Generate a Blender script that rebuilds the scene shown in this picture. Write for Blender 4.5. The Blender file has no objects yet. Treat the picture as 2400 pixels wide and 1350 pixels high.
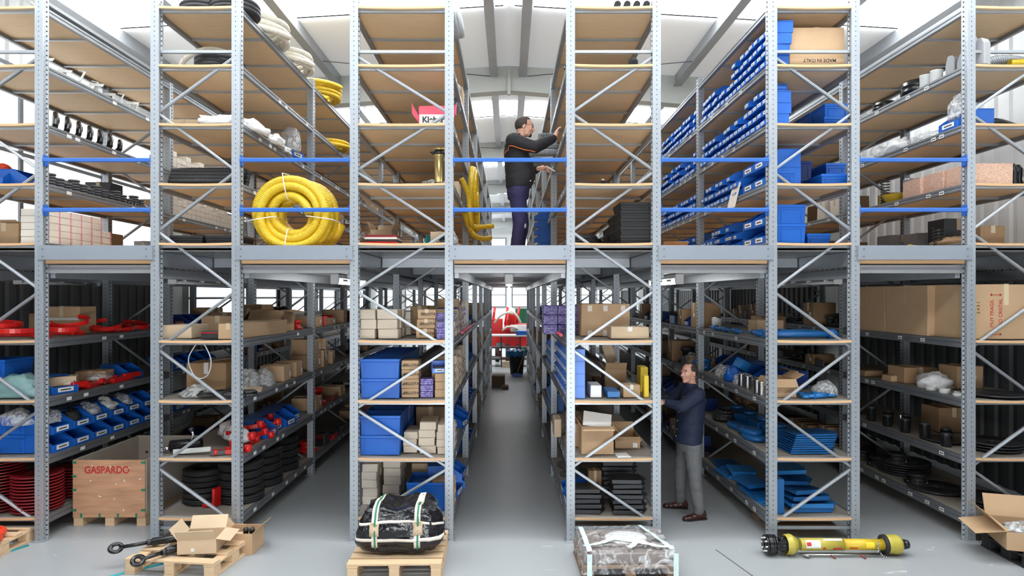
import bpy, bmesh, math, random
from mathutils import Vector, Matrix, noise
sc = bpy.context.scene
C = sc.collection
R = math.radians
F = 1480.0; D0 = 6.46; CX = 1193.0; HY = 695.0; CZ = 2.51
# ---------------------------------------------------------------- camera
cam = bpy.data.cameras.new('camera'); camo = bpy.data.objects.new('camera', cam); C.objects.link(camo)
camo.location = (0, -D0, CZ); camo.rotation_euler = (R(90), 0, 0)
cam.sensor_width = 36; cam.lens = F / 2400 * 36
cam.shift_x = (1200 - CX) / 2400; cam.shift_y = (HY - 675) / 2400
cam.clip_end = 200
sc.camera = camo
# ---------------------------------------------------------------- daylight, exposure
wd = bpy.data.worlds.new('daylight'); sc.world = wd; wd.use_nodes = True
bg = wd.node_tree.nodes['Background']; bg.inputs[0].default_value = (0.86, 0.93, 1.0, 1); bg.inputs[1].default_value = 0.05
sc.view_settings.view_transform = 'Standard'; sc.view_settings.look = 'None'
sc.view_settings.exposure = 0.0; sc.view_settings.gamma = 1; sc.view_settings.use_curve_mapping = False
SKYLIGHT = 14.0
sc.cycles.max_bounces = 7; sc.cycles.diffuse_bounces = 5; sc.cycles.glossy_bounces = 3
sc.cycles.transmission_bounces = 4; sc.cycles.transparent_max_bounces = 8
sc.cycles.caustics_reflective = False; sc.cycles.caustics_refractive = False
sc.cycles.sample_clamp_indirect = 6
def area(name, loc, rot, sx, sy, w, col=(1, 1, 1)):
    l = bpy.data.lights.new(name, 'AREA'); l.shape = 'RECTANGLE'; l.size = sx; l.size_y = sy; l.energy = w; l.color = col
    o = bpy.data.objects.new(name, l); C.objects.link(o); o.location = loc; o.rotation_euler = rot; return o
# daylight through the open loading door behind the photographer
area('door_daylight', (0.1, -8.9, 2.9), (R(94), 0, 0), 3.4, 3.2, 70, (0.97, 0.99, 1.0))
sun = bpy.data.lights.new('sun', 'SUN'); sun.energy = 3.6; sun.angle = R(8); suno = bpy.data.objects.new('sun', sun); C.objects.link(suno); suno.location = (0, 12, 14); suno.rotation_euler = (0, R(4), 0)
# added area light aimed upward, brightens the shelf undersides and the roof
area('uplight_fill', (0.1, -8.4, 0.7), (R(138), 0, 0), 5.0, 1.6, 420, (0.98, 0.99, 1.0))
# ---------------------------------------------------------------- helpers: materials
def nodes(name):
    m = bpy.data.materials.new(name); m.use_nodes = True
    nt = m.node_tree; return m, nt, nt.nodes['Principled BSDF']
def N(nt, t, **k):
    n = nt.nodes.new(t)
    for a, b in k.items(): setattr(n, a, b)
    return n
def mth(nt, op, a, b=None, c=None):
    n = nt.nodes.new('ShaderNodeMath'); n.operation = op
    for i, v in enumerate((a, b, c)):
        if v is None: continue
        if isinstance(v, (int, float)): n.inputs[i].default_value = v
        else: nt.links.new(v, n.inputs[i])
    return n.outputs[0]
def mixc(nt, f, a, b):
    n = nt.nodes.new('ShaderNodeMix'); n.data_type = 'RGBA'
    for i, v in ((0, f), (6, a), (7, b)):
        if isinstance(v, (int, float)): n.inputs[i].default_value = v
        elif isinstance(v, tuple): n.inputs[i].default_value = (*v, 1) if len(v) == 3 else v
        else: nt.links.new(v, n.inputs[i])
    return n.outputs[2]
M = {}
def mat(name, col, rough=0.5, metal=0.0, var=0.12, scale=6.0, bump=0.0, bscale=30.0, spec=0.5, stretch=None, coat=0.0, alpha=1.0, emit=0.0, trans=0.0):
    m, nt, b = nodes(name)
    tc = N(nt, 'ShaderNodeTexCoord'); src = tc.outputs['Object']
    if stretch:
        mp = N(nt, 'ShaderNodeMapping'); mp.inputs['Scale'].default_value = stretch; nt.links.new(src, mp.inputs[0]); src = mp.outputs[0]
    nz = N(nt, 'ShaderNodeTexNoise'); nz.inputs['Scale'].default_value = scale; nz.inputs['Detail'].default_value = 4
    nt.links.new(src, nz.inputs[0])
    lo = tuple(c * (1 - var) for c in col); hi = tuple(min(1, c * (1 + var)) for c in col)
    nt.links.new(mixc(nt, nz.outputs[0], lo, hi), b.inputs['Base Color'])
    b.inputs['Roughness'].default_value = rough; b.inputs['Metallic'].default_value = metal
    b.inputs['Specular IOR Level'].default_value = spec; b.inputs['Coat Weight'].default_value = coat
    b.inputs['Alpha'].default_value = alpha; b.inputs['Transmission Weight'].default_value = trans
    if emit:
        b.inputs['Emission Color'].default_value = (*col, 1); b.inputs['Emission Strength'].default_value = emit
    if bump:
        n2 = N(nt, 'ShaderNodeTexNoise'); n2.inputs['Scale'].default_value = bscale; n2.inputs['Detail'].default_value = 3
        nt.links.new(src, n2.inputs[0])
        bp = N(nt, 'ShaderNodeBump'); bp.inputs['Strength'].default_value = bump; bp.inputs['Distance'].default_value = 0.02
        nt.links.new(n2.outputs[0], bp.inputs['Height']); nt.links.new(bp.outputs[0], b.inputs['Normal'])
    M[name] = m; return m
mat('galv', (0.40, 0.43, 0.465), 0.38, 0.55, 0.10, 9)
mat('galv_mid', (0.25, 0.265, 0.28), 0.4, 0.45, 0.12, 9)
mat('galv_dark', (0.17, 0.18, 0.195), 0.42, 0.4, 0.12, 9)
mat('galv_deck', (0.36, 0.37, 0.385), 0.35, 0.4, 0.08, 5)
mat('toe', (0.29, 0.325, 0.375), 0.42, 0.35, 0.05, 2)
mat('blue_rail', (0.03, 0.13, 0.48), 0.35, 0, 0.05)
mat('board', (0.76, 0.54, 0.315), 0.6, 0, 0.10, 3, stretch=(1.5, 6, 1))
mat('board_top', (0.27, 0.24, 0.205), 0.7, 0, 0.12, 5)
mat('board_edge', (0.64, 0.40, 0.215), 0.7, 0, 0.14, 60)
mat('plastic_blue', (0.008, 0.115, 0.50), 0.38, 0, 0.06, 4)
mat('plastic_light_blue', (0.10, 0.27, 0.78), 0.38, 0, 0.06, 4)
mat('plastic_navy', (0.006, 0.035, 0.20), 0.4, 0, 0.1, 4)
mat('paint_blue', (0.010, 0.11, 0.33), 0.35, 0, 0.12, 5)
mat('paint_sky', (0.02, 0.19, 0.52), 0.35, 0, 0.12, 5)
mat('paint_red', (0.62, 0.015, 0.012), 0.28, 0, 0.12, 5)
mat('paint_orange', (0.78, 0.06, 0.02), 0.3, 0, 0.1, 5)
mat('paint_pink', (0.75, 0.10, 0.16), 0.4, 0, 0.1, 5)
mat('dark_red', (0.22, 0.012, 0.018), 0.35, 0, 0.15, 5)
mat('black_rubber', (0.014, 0.014, 0.015), 0.62, 0, 0.25, 8, 0.15, 40)
mat('black_gloss', (0.012, 0.012, 0.013), 0.22, 0, 0.2, 8)
mat('black_film', (0.010, 0.010, 0.012), 0.16, 0, 0.2, 8, 0.9, 13)
mat('graphite', (0.045, 0.047, 0.052), 0.4, 0.3, 0.2, 6)
mat('steel', (0.62, 0.63, 0.64), 0.22, 1.0, 0.08, 8)
mat('grey_plastic', (0.33, 0.34, 0.35), 0.4, 0, 0.1, 6)
mat('grey_light', (0.60, 0.62, 0.60), 0.45, 0, 0.08, 6)
mat('brass', (0.50, 0.38, 0.15), 0.3, 0.8, 0.15, 8)
mat('white_plastic', (0.80, 0.80, 0.79), 0.35, 0, 0.04, 6)
mat('white_bag', (0.72, 0.72, 0.72), 0.35, 0, 0.15, 9, 0.7, 12)
mat('teal_bag', (0.22, 0.38, 0.38), 0.4, 0, 0.15, 9, 0.7, 10)
mat('paper', (0.80, 0.80, 0.78), 0.6, 0, 0.03)
mat('yellow', (0.62, 0.42, 0.025), 0.4, 0, 0.1, 8)
mat('yellow_bright', (0.85, 0.62, 0.04), 0.45, 0, 0.1, 8)
mat('pto_yellow', (0.45, 0.38, 0.06), 0.35, 0, 0.12, 8)
mat('card', (0.48, 0.32, 0.185), 0.75, 0, 0.10, 5, 0.06, 50)
mat('card_light', (0.60, 0.46, 0.31), 0.75, 0, 0.08, 5, 0.06, 50)
mat('card_grey', (0.58, 0.50, 0.40), 0.8, 0, 0.08, 6, 0.06, 50)
mat('card_white', (0.72, 0.66, 0.58), 0.8, 0, 0.08, 6)
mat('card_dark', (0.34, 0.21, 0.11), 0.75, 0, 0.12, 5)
mat('load_brown', (0.20, 0.165, 0.15), 0.5, 0, 0.25, 5)
mat('tape', (0.62, 0.50, 0.34), 0.25, 0, 0.08, 9)
mat('tape_clear', (0.72, 0.70, 0.66), 0.2, 0, 0.1, 9)
mat('pink', (0.75, 0.25, 0.38), 0.6, 0, 0.1)
mat('purple', (0.10, 0.07, 0.32), 0.5, 0, 0.2, 14)
mat('lilac', (0.52, 0.46, 0.75), 0.5, 0, 0.2, 14)
mat('teal', (0.02, 0.30, 0.32), 0.5, 0, 0.1)
mat('green', (0.02, 0.20, 0.10), 0.45, 0, 0.1)
mat('ink', (0.03, 0.025, 0.02), 0.6, 0, 0.05)
mat('ink_red', (0.50, 0.03, 0.03), 0.6, 0, 0.1)
mat('pallet_wood', (0.62, 0.44, 0.27), 0.75, 0, 0.22, 5, 0.1, 30, stretch=(1, 9, 6))
mat('pallet_dark', (0.20, 0.13, 0.08), 0.8, 0, 0.25, 5, stretch=(1, 9, 6))
mat('crate_ply', (0.50, 0.27, 0.155), 0.6, 0, 0.5, 3.2, 0.05, 20, stretch=(.8, 1, 6))
mat('crate_inner', (0.48, 0.43, 0.37), 0.7, 0, 0.15, 4)
mat('lamp_white', (0.82, 0.83, 0.83), 0.4, 0, 0.02)
mat('tube_off', (0.80, 0.82, 0.83), 0.3, 0, 0.02)
mat('tube_on', (1.0, 1.0, 0.98), 0.3, 0, 0.0, emit=14)
mat('hose_white', (0.78, 0.74, 0.64), 0.4, 0, 0.06)
mat('cream_beam', (0.56, 0.59, 0.57), 0.6, 0, 0.04, 2)
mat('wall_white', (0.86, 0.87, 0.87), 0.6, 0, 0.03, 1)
mat('wall_shade', (0.05, 0.052, 0.055), 0.6, 0, 0.06, 1)  # lower wall: shade under the walkways put into the sheet colour
mat('skin', (0.62, 0.33, 0.24), 0.5, 0, 0.08, 20)
mat('hair', (0.035, 0.025, 0.02), 0.7, 0, 0.3, 60)
mat('jacket', (0.010, 0.010, 0.012), 0.8, 0, 0.25, 30, 0.25, 14)
mat('navy_shirt', (0.008, 0.016, 0.045), 0.75, 0, 0.25, 30, 0.3, 9)
mat('navy_trousers', (0.016, 0.014, 0.065), 0.8, 0, 0.2, 30, 0.25, 9)
mat('grey_trousers', (0.13, 0.135, 0.14), 0.8, 0, 0.15, 30, 0.25, 10)
mat('shoe', (0.05, 0.015, 0.012), 0.3, 0, 0.2, 9)
mat('orange_line', (0.85, 0.20, 0.04), 0.6, 0, 0.02)
mat('eye_white', (0.8, 0.8, 0.8), 0.3, 0, 0.0)
mat('lip', (0.45, 0.16, 0.13), 0.5, 0, 0.05)
mat('machine_red', (0.70, 0.02, 0.02), 0.3, 0, 0.15, 5)
mat('gasket', (0.10, 0.10, 0.11), 0.6, 0, 0.2)
def window_mat(name, s, col=(0.95, 0.98, 1.0)):
    m, nt, b = nodes(name); b.inputs['Base Color'].default_value = (0.8, 0.8, 0.8, 1)
    b.inputs['Emission Color'].default_value = (*col, 1); b.inputs['Emission Strength'].default_value = s; M[name] = m
window_mat('skylight', SKYLIGHT); window_mat('window_light', 1.7); window_mat('high_window_light', 1.5)
# clear film: glossy, mostly see-through with milky creases
def film(name, col, milky, scale):
    m, nt, b = nodes(name)
    tc = N(nt, 'ShaderNodeTexCoord'); nz = N(nt, 'ShaderNodeTexNoise'); nz.inputs['Scale'].default_value = scale; nz.inputs['Detail'].default_value = 5; nz.inputs['Distortion'].default_value = 1.5
    nt.links.new(tc.outputs['Object'], nz.inputs[0])
    b.inputs['Base Color'].default_value = (*col, 1); b.inputs['Roughness'].default_value = 0.12
    v = mth(nt, 'MULTIPLY_ADD', nz.outputs[0], 2.2, milky - 1.1)
    cl = N(nt, 'ShaderNodeClamp'); cl.inputs[1].default_value = 0.06; cl.inputs[2].default_value = 0.9; nt.links.new(v, cl.inputs[0])
    nt.links.new(cl.outputs[0], b.inputs['Alpha'])
    bp = N(nt, 'ShaderNodeBump'); bp.inputs['Strength'].default_value = 0.8; bp.inputs['Distance'].default_value = 0.03
    nt.links.new(nz.outputs[0], bp.inputs['Height']); nt.links.new(bp.outputs[0], b.inputs['Normal']); M[name] = m
film('clear_film', (0.72, 0.74, 0.76), 0.16, 11); film('clear_bag', (0.75, 0.77, 0.78), 0.45, 16)
# perforated upright: rows of punched holes on front and side faces
def perforated(name, col, metal):
    m, nt, b = nodes(name)
    tc = N(nt, 'ShaderNodeTexCoord'); sx = N(nt, 'ShaderNodeSeparateXYZ'); nt.links.new(tc.outputs['Object'], sx.inputs[0])
    sn = N(nt, 'ShaderNodeSeparateXYZ'); nt.links.new(tc.outputs['Normal'], sn.inputs[0])
    X, Y, Z = sx.outputs
    def row(u, c, dz, rad, pitch):
        w = mth(nt, 'SUBTRACT', mth(nt, 'FRACT', mth(nt, 'DIVIDE', mth(nt, 'ADD', Z, dz), pitch)), 0.5)
        w = mth(nt, 'MULTIPLY', w, pitch); d = mth(nt, 'SUBTRACT', u, c)
        r2 = mth(nt, 'ADD', mth(nt, 'MULTIPLY', w, w), mth(nt, 'MULTIPLY', d, d))
        return mth(nt, 'LESS_THAN', r2, rad * rad)
    front = mth(nt, 'MULTIPLY', row(X, 0.042, 0, 0.0052, 0.05), mth(nt, 'GREATER_THAN', mth(nt, 'ABSOLUTE', sn.outputs[1]), 0.6))
    s = mth(nt, 'MAXIMUM', row(Y, 0.030, 0, 0.0085, 0.05), row(Y, 0.062, 0.025, 0.0085, 0.05))
    side = mth(nt, 'MULTIPLY', s, mth(nt, 'GREATER_THAN', mth(nt, 'ABSOLUTE', sn.outputs[0]), 0.6))
    h = mth(nt, 'MAXIMUM', front, side)
    nz = N(nt, 'ShaderNodeTexNoise'); nz.inputs['Scale'].default_value = 7; nt.links.new(tc.outputs['Object'], nz.inputs[0])
    base = mixc(nt, nz.outputs[0], tuple(c * .9 for c in col), tuple(c * 1.1 for c in col))
    nt.links.new(mixc(nt, h, base, (0.02, 0.022, 0.025)), b.inputs['Base Color'])
    nt.links.new(mth(nt, 'MULTIPLY', mth(nt, 'SUBTRACT', 1.0, h), metal), b.inputs['Metallic'])
    b.inputs['Roughness'].default_value = 0.4; M[name] = m
perforated('upright', (0.37, 0.405, 0.44), 0.45)
# corrugated hose: rings run along the UV length
def ringed(name, c1, c2, pitch=0.012):
    m, nt, b = nodes(name)
    uv = N(nt, 'ShaderNodeUVMap'); sx = N(nt, 'ShaderNodeSeparateXYZ'); nt.links.new(uv.outputs[0], sx.inputs[0])
    w = mth(nt, 'MULTIPLY_ADD', mth(nt, 'SINE', mth(nt, 'MULTIPLY', sx.outputs[0], 2 * math.pi / pitch)), 0.5, 0.5)
    nt.links.new(mixc(nt, w, c2, c1), b.inputs['Base Color']); b.inputs['Roughness'].default_value = 0.38
    bp = N(nt, 'ShaderNodeBump'); bp.inputs['Strength'].default_value = 0.7; bp.inputs['Distance'].default_value = 0.004
    nt.links.new(w, bp.inputs['Height']); nt.links.new(bp.outputs[0], b.inputs['Normal']); M[name] = m
ringed('hose_yellow', (0.80, 0.55, 0.02), (0.58, 0.36, 0.012), 0.018)
ringed('hose_cream', (0.80, 0.76, 0.66), (0.66, 0.61, 0.50), 0.02)
ringed('hose_grey', (0.34, 0.37, 0.40), (0.16, 0.17, 0.19), 0.02)
ringed('hose_black', (0.03, 0.03, 0.03), (0.01, 0.01, 0.01), 0.03)
# printed purple tool cartons
def printed(name, base, ink, sc1):
    m, nt, b = nodes(name)
    tc = N(nt, 'ShaderNodeTexCoord'); mp = N(nt, 'ShaderNodeMapping'); mp.inputs['Scale'].default_value = (sc1, sc1, sc1 * .6); nt.links.new(tc.outputs['Object'], mp.inputs[0])
    br = N(nt, 'ShaderNodeTexBrick'); br.inputs['Color1'].default_value = (*ink, 1); br.inputs['Color2'].default_value = (*base, 1); br.inputs['Mortar'].default_value = (*base, 1)
    br.inputs['Scale'].default_value = 1; br.inputs['Mortar Size'].default_value = 0.06; br.inputs['Brick Width'].default_value = 0.35
    cx = N(nt, 'ShaderNodeCombineXYZ'); s = N(nt, 'ShaderNodeSeparateXYZ'); nt.links.new(mp.outputs[0], s.inputs[0])
    nt.links.new(mth(nt, 'ADD', s.outputs[0], s.outputs[1]), cx.inputs[0]); nt.links.new(s.outputs[2], cx.inputs[1])
    nt.links.new(cx.outputs[0], br.inputs[0]); nt.links.new(br.outputs[0], b.inputs['Base Color']); b.inputs['Roughness'].default_value = 0.5; M[name] = m
printed('purple_print', (0.09, 0.06, 0.30), (0.60, 0.58, 0.80), 22)
printed('pattern_print', (0.66, 0.45, 0.33), (0.42, 0.12, 0.08), 26)
# ---------------------------------------------------------------- helpers: geometry
class MB:
    def __init__(s): s.v = []; s.f = []; s.m = []; s.sm = []; s.uv = {}
    def add(s, vs, fs, m=0, smooth=False):
        o = len(s.v); s.v += [tuple(p) for p in vs]
        for f in fs: s.f.append([i + o for i in f]); s.m.append(m); s.sm.append(smooth)
        return o
    def box(s, x0, x1, y0, y1, z0, z1, m=0):
        s.add([(x0, y0, z0), (x1, y0, z0), (x1, y1, z0), (x0, y1, z0), (x0, y0, z1), (x1, y0, z1), (x1, y1, z1), (x0, y1, z1)],
              [(0, 3, 2, 1), (4, 5, 6, 7), (0, 1, 5, 4), (1, 2, 6, 5), (2, 3, 7, 6), (3, 0, 4, 7)], m); return s
    def obox(s, c, sz, rot=(0, 0, 0), m=0):
        from mathutils import Euler
        e = Euler(rot).to_matrix(); c = Vector(c); a, b, d = (q / 2 for q in sz)
        vs = [c + e @ Vector(p) for p in ((-a, -b, -d), (a, -b, -d), (a, b, -d), (-a, b, -d), (-a, -b, d), (a, -b, d), (a, b, d), (-a, b, d))]
        s.add(vs, [(0, 3, 2, 1), (4, 5, 6, 7), (0, 1, 5, 4), (1, 2, 6, 5), (2, 3, 7, 6), (3, 0, 4, 7)], m); return s
    def bar(s, p, q, w, h, m=0, up=(0, 0, 1)):
        p = Vector(p); q = Vector(q); d = (q - p).normalized(); u = Vector(up)
        a = d.cross(u).normalized() * (w / 2); b = a.cross(d).normalized() * (h / 2)
        vs = [p - a - b, p + a - b, p + a + b, p - a + b, q - a - b, q + a - b, q + a + b, q - a + b]
        s.add(vs, [(0, 1, 2, 3), (7, 6, 5, 4), (0, 4, 5, 1), (1, 5, 6, 2), (2, 6, 7, 3), (3, 7, 4, 0)], m); return s
    def prism(s, poly, axis, a0, a1, m=0):
        def P(u, v, w): return {'z': (u, v, w), 'x': (w, u, v), 'y': (u, w, v)}[axis]
        n = len(poly); vs = [P(u, v, a0) for u, v in poly] + [P(u, v, a1) for u, v in poly]
        fs = [tuple(range(n - 1, -1, -1)), tuple(range(n, 2 * n))] + [(i, (i + 1) % n, (i + 1) % n + n, i + n) for i in range(n)]
        s.add(vs, fs, m); return s
    def tube(s, pts, r, n=10, m=0, closed=False, caps=True, rr=None, uv=True):
        pts = [Vector(p) for p in pts]; k = len(pts); T = []
        for i in range(k):
            a = pts[(i - 1) % k] if closed or i > 0 else pts[i]; b = pts[(i + 1) % k] if closed or i < k - 1 else pts[i]
            T.append((b - a).normalized())
        u = T[0].orthogonal().normalized(); L = 0; o = len(s.v); us = []
        for i in range(k):
            u = (u - T[i] * u.dot(T[i])).normalized(); w = T[i].cross(u)
            ri = rr[i] if rr else r
            if i: L += (pts[i] - pts[i - 1]).length
            us.append(L)
            for j in range(n):
                t = 2 * math.pi * j / n; s.v.append(tuple(pts[i] + u * (math.cos(t) * ri) + w * (math.sin(t) * ri)))
        seg = k if closed else k - 1
        for i in range(seg):
            i2 = (i + 1) % k; ua = us[i]; ub = us[i2] if i2 else L + (pts[0] - pts[-1]).length
            for j in range(n):
                j2 = (j + 1) % n
                if uv: s.uv[len(s.f)] = [(ua, j / n), (ua, (j + 1) / n), (ub, (j + 1) / n), (ub, j / n)]
                s.f.append([o + i * n + j, o + i * n + j2, o + i2 * n + j2, o + i2 * n + j]); s.m.append(m); s.sm.append(True)
        if caps and not closed:
            s.f.append([o + j for j in range(n - 1, -1, -1)]); s.m.append(m); s.sm.append(False)
            s.f.append([o + (k - 1) * n + j for j in range(n)]); s.m.append(m); s.sm.append(False)
        return s
    def cyl(s, p, q, r, n=16, m=0, r2=None): return s.tube([p, q], r, n, m, rr=[r, r if r2 is None else r2], uv=False)
    def lathe(s, prof, n=24, c=(0, 0, 0), m=0, axis='z'):
        o = len(s.v)
        for r, z in prof:
            for j in range(n):
                t = 2 * math.pi * j / n; a, b = r * math.cos(t), r * math.sin(t)
                p = {'z': (a, b, z), 'y': (a, z, b), 'x': (z, a, b)}[axis]; s.v.append((p[0] + c[0], p[1] + c[1], p[2] + c[2]))
        for i in range(len(prof) - 1):
            for j in range(n):
                j2 = (j + 1) % n; s.f.append([o + i * n + j, o + i * n + j2, o + (i + 1) * n + j2, o + (i + 1) * n + j]); s.m.append(m); s.sm.append(True)
        return s
    def ball(s, c, r, n=12, m=0, k=8):
        if isinstance(r, (int, float)): r = (r, r, r)
        o = len(s.v); s.v.append((c[0], c[1], c[2] - r[2]))
        for i in range(1, k):
            a = -math.pi / 2 + math.pi * i / k
            for j in range(n):
                t = 2 * math.pi * j / n; s.v.append((c[0] + r[0] * math.cos(a) * math.cos(t), c[1] + r[1] * math.cos(a) * math.sin(t), c[2] + r[2] * math.sin(a)))
        s.v.append((c[0], c[1], c[2] + r[2])); e = len(s.v) - 1
        for j in range(n):
            j2 = (j + 1) % n; s.f.append([o, o + 1 + j2, o + 1 + j]); s.m.append(m); s.sm.append(True)
            s.f.append([e, e - n + j, e - n + j2]); s.m.append(m); s.sm.append(True)
            for i in range(k - 2):
                a = o + 1 + i * n; s.f.append([a + j, a + j2, a + n + j2, a + n + j]); s.m.append(m); s.sm.append(True)
        return s
    def mesh(s, name, mats, bevel=0, seg=1):
        me = bpy.data.meshes.new(name); me.from_pydata(s.v, [], s.f)
        for q in mats: me.materials.append(M[q] if isinstance(q, str) else q)
        me.polygons.foreach_set('material_index', s.m); me.polygons.foreach_set('use_smooth', s.sm)
        if s.uv:
            ul = me.uv_layers.new(name='UVMap').data
            for i, u in s.uv.items():
                st = me.polygons[i].loop_start
                for k, q in enumerate(u): ul[st + k].uv = q
        bm = bmesh.new(); bm.from_mesh(me)
        if not s.uv: bmesh.ops.recalc_face_normals(bm, faces=bm.faces)
        if bevel:
            ed = [e for e in bm.edges if len(e.link_faces) == 2 and e.calc_face_angle(0) > 0.5]
            bmesh.ops.bevel(bm, geom=ed, offset=bevel, segments=seg, affect='EDGES', profile=0.7)
        bm.to_mesh(me); bm.free(); me.update(); return me
def tag(o, label=None, cat=None, group=None, kind=None):
    if label: o['label'] = label
    if cat: o['category'] = cat
    if group: o['group'] = group
    if kind: o['kind'] = kind
    return o
def OB(name, me, parent=None, loc=(0, 0, 0), rot=(0, 0, 0)):
    o = bpy.data.objects.new(name, me); C.objects.link(o); o.location = loc; o.rotation_euler = rot
    if parent: o.parent = parent
    return o
def mk(name, mb, mats, parent=None, loc=(0, 0, 0), rot=(0, 0, 0), bevel=0, seg=1):
    if isinstance(mats, str): mats = [mats]
    return OB(name, mb.mesh(name, mats, bevel, seg), parent, loc, rot)
def empty(name, loc=(0, 0, 0), rz=0):
    o = bpy.data.objects.new(name, None); C.objects.link(o); o.location = loc; o.rotation_euler = (0, 0, rz); o.empty_display_size = .1; return o
KIDS = {}
def copy_tree(o, parent=None):
    c = o.copy(); C.objects.link(c)
    if parent: c.parent = parent
    for ch in list(o.children): copy_tree(ch, c)
    return c
def wx(px, D): return (px - CX) * D / F
def wz(py, D): return CZ - (py - HY) * D / F
rnd = random.Random(7)
# ---------------------------------------------------------------- the building shell
def struct(name, mb, mats, **k): return tag(mk(name, mb, mats, **k), kind='structure')
XL, XR, Y0, Y1 = -6.7, 6.5, -8.5, 31.5
RZ = 7.05; SL = 0.06
def floor_mat():
    m, nt, b = nodes('floor_concrete'); tc = N(nt, 'ShaderNodeTexCoord')
    n1 = N(nt, 'ShaderNodeTexNoise'); n1.inputs['Scale'].default_value = 0.7; n1.inputs['Detail'].default_value = 6
    n2 = N(nt, 'ShaderNodeTexNoise'); n2.inputs['Scale'].default_value = 5; n2.inputs['Detail'].default_value = 8
    for n in (n1, n2): nt.links.new(tc.outputs['Object'], n.inputs[0])
    c = mixc(nt, n1.outputs[0], (0.315, 0.335, 0.35), (0.385, 0.405, 0.415))
    # scuffs and paint flecks
    n3 = N(nt, 'ShaderNodeTexNoise'); n3.inputs['Scale'].default_value = 3.2; n3.inputs['Detail'].default_value = 3; n3.inputs['Distortion'].default_value = 0.8
    mp = N(nt, 'ShaderNodeMapping'); mp.inputs['Rotation'].default_value = (0, 0, 0.6); mp.inputs['Scale'].default_value = (1, 2.6, 1); nt.links.new(tc.outputs['Object'], mp.inputs[0]); nt.links.new(mp.outputs[0], n3.inputs[0])
    fl = mth(nt, 'GREATER_THAN', n3.outputs[0], 0.725)
    c = mixc(nt, mth(nt, 'MULTIPLY', fl, 0.7), c, (0.62, 0.64, 0.65))
    nt.links.new(c, b.inputs['Base Color'])
    nt.links.new(mth(nt, 'MULTIPLY_ADD', n2.outputs[0], 0.14, 0.27), b.inputs['Roughness'])
    bp = N(nt, 'ShaderNodeBump'); bp.inputs['Strength'].default_value = 0.04; bp.inputs['Distance'].default_value = 0.01
    nt.links.new(n2.outputs[0], bp.inputs['Height']); nt.links.new(bp.outputs[0], b.inputs['Normal']); M['floor'] = m
floor_mat()
struct('floor', MB().box(XL, XR, Y0, Y1, -0.2, 0), 'floor')
jt = MB(); jt.bar((2.05, -0.2, 0.001), (2.75, -3.2, 0.001), 0.008, 0.002); struct('floor_joint', jt, 'graphite')
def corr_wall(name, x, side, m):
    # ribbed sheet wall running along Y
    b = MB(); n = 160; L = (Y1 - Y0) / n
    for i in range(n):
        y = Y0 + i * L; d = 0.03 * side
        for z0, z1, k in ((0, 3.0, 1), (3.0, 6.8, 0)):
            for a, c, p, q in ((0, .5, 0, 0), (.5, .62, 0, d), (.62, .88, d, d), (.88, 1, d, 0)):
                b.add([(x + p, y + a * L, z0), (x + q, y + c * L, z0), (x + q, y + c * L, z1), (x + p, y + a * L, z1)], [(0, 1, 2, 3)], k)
    struct(name, b, [m, 'wall_shade'])
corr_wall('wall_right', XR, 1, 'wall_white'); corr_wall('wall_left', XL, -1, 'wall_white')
struct('wall_back', MB().box(XL, XR, Y1, Y1 + .2, 0, 7.1), 'wall_white')
wn = 0
def window(x0, x1, y0, y1, z0, z1, nb, axis, m='window_light'):
    global wn; wn += 1
    w = struct('window_%d' % wn, MB().box(x0, x1, y0, y1, z0, z1), m)
    f = MB()
    for i in range(nb + 1):
        if axis == 'y':
            y = y0 + (y1 - y0) * i / nb; f.box(x0 - .03, x1 + .03, y - .03, y + .03, z0, z1)
        else:
            x = x0 + (x1 - x0) * i / nb; f.box(x - .03, x + .03, y0 - .03, y1 + .03, z0, z1)
    zs = [z0, (z0 + z1) / 2, z1]
    for z in zs: f.box(x0 - .025, x1 + .025, y0 - .025, y1 + .025, z - .025, z + .025)
    mk('window_frame', f, 'galv_dark', w)
for y in (.4, 6.4, 12.4, 18.4, 24.4):
    window(XL + .0, XL + .04, y, y + 5.2, 3.3, 5.6, 3, 'y', 'high_window_light')
    if y > 5: window(XL + .0, XL + .04, y, y + 5.2, 2.0, 2.95, 2, 'y')
for x in (-6.2, -3.0, 0.2, 3.4): window(x, x + 2.8, Y1 - .05, Y1 - .01, 1.9, 3.3, 3, 'x'); window(x, x + 2.8, Y1 - .05, Y1 - .01, 4.4, 6.0, 3, 'x', 'high_window_light')  # upper row is an addition, glowing to brighten the roof
# roof: two slopes with skylight strips left open in the sheets
FR = [6.04 + 6 * k for k in range(-1, 5)]          # portal frames
def roofz(x): return RZ - SL * abs(x)
SKY = [(-5.6, -4.6), (-1.35, -.10)] + [(2.15 + 6 * k, 3.40 + 6 * k) for k in range(0, 5)]
ys = [Y0] + [v for s in SKY for v in s] + [Y1]
rb = MB()
for i in range(0, len(ys), 2):
    a, b_ = ys[i], ys[i + 1]
    for xa, xb in ((XL, 0), (0, XR)):
        rb.add([(xa, a, roofz(xa)), (xb, a, roofz(xb)), (xb, b_, roofz(xb)), (xa, b_, roofz(xa))], [(0, 1, 2, 3)])
for a, b_ in SKY:
    for xa, xb in ((XL, XL + .35), (-.38, -.22), (-.09, 0), (0, .09), (.22, .38), (XR - .35, XR)):
        rb.add([(xa, a, roofz(xa)), (xb, a, roofz(xb)), (xb, b_, roofz(xb)), (xa, b_, roofz(xa))], [(0, 1, 2, 3)])
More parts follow.
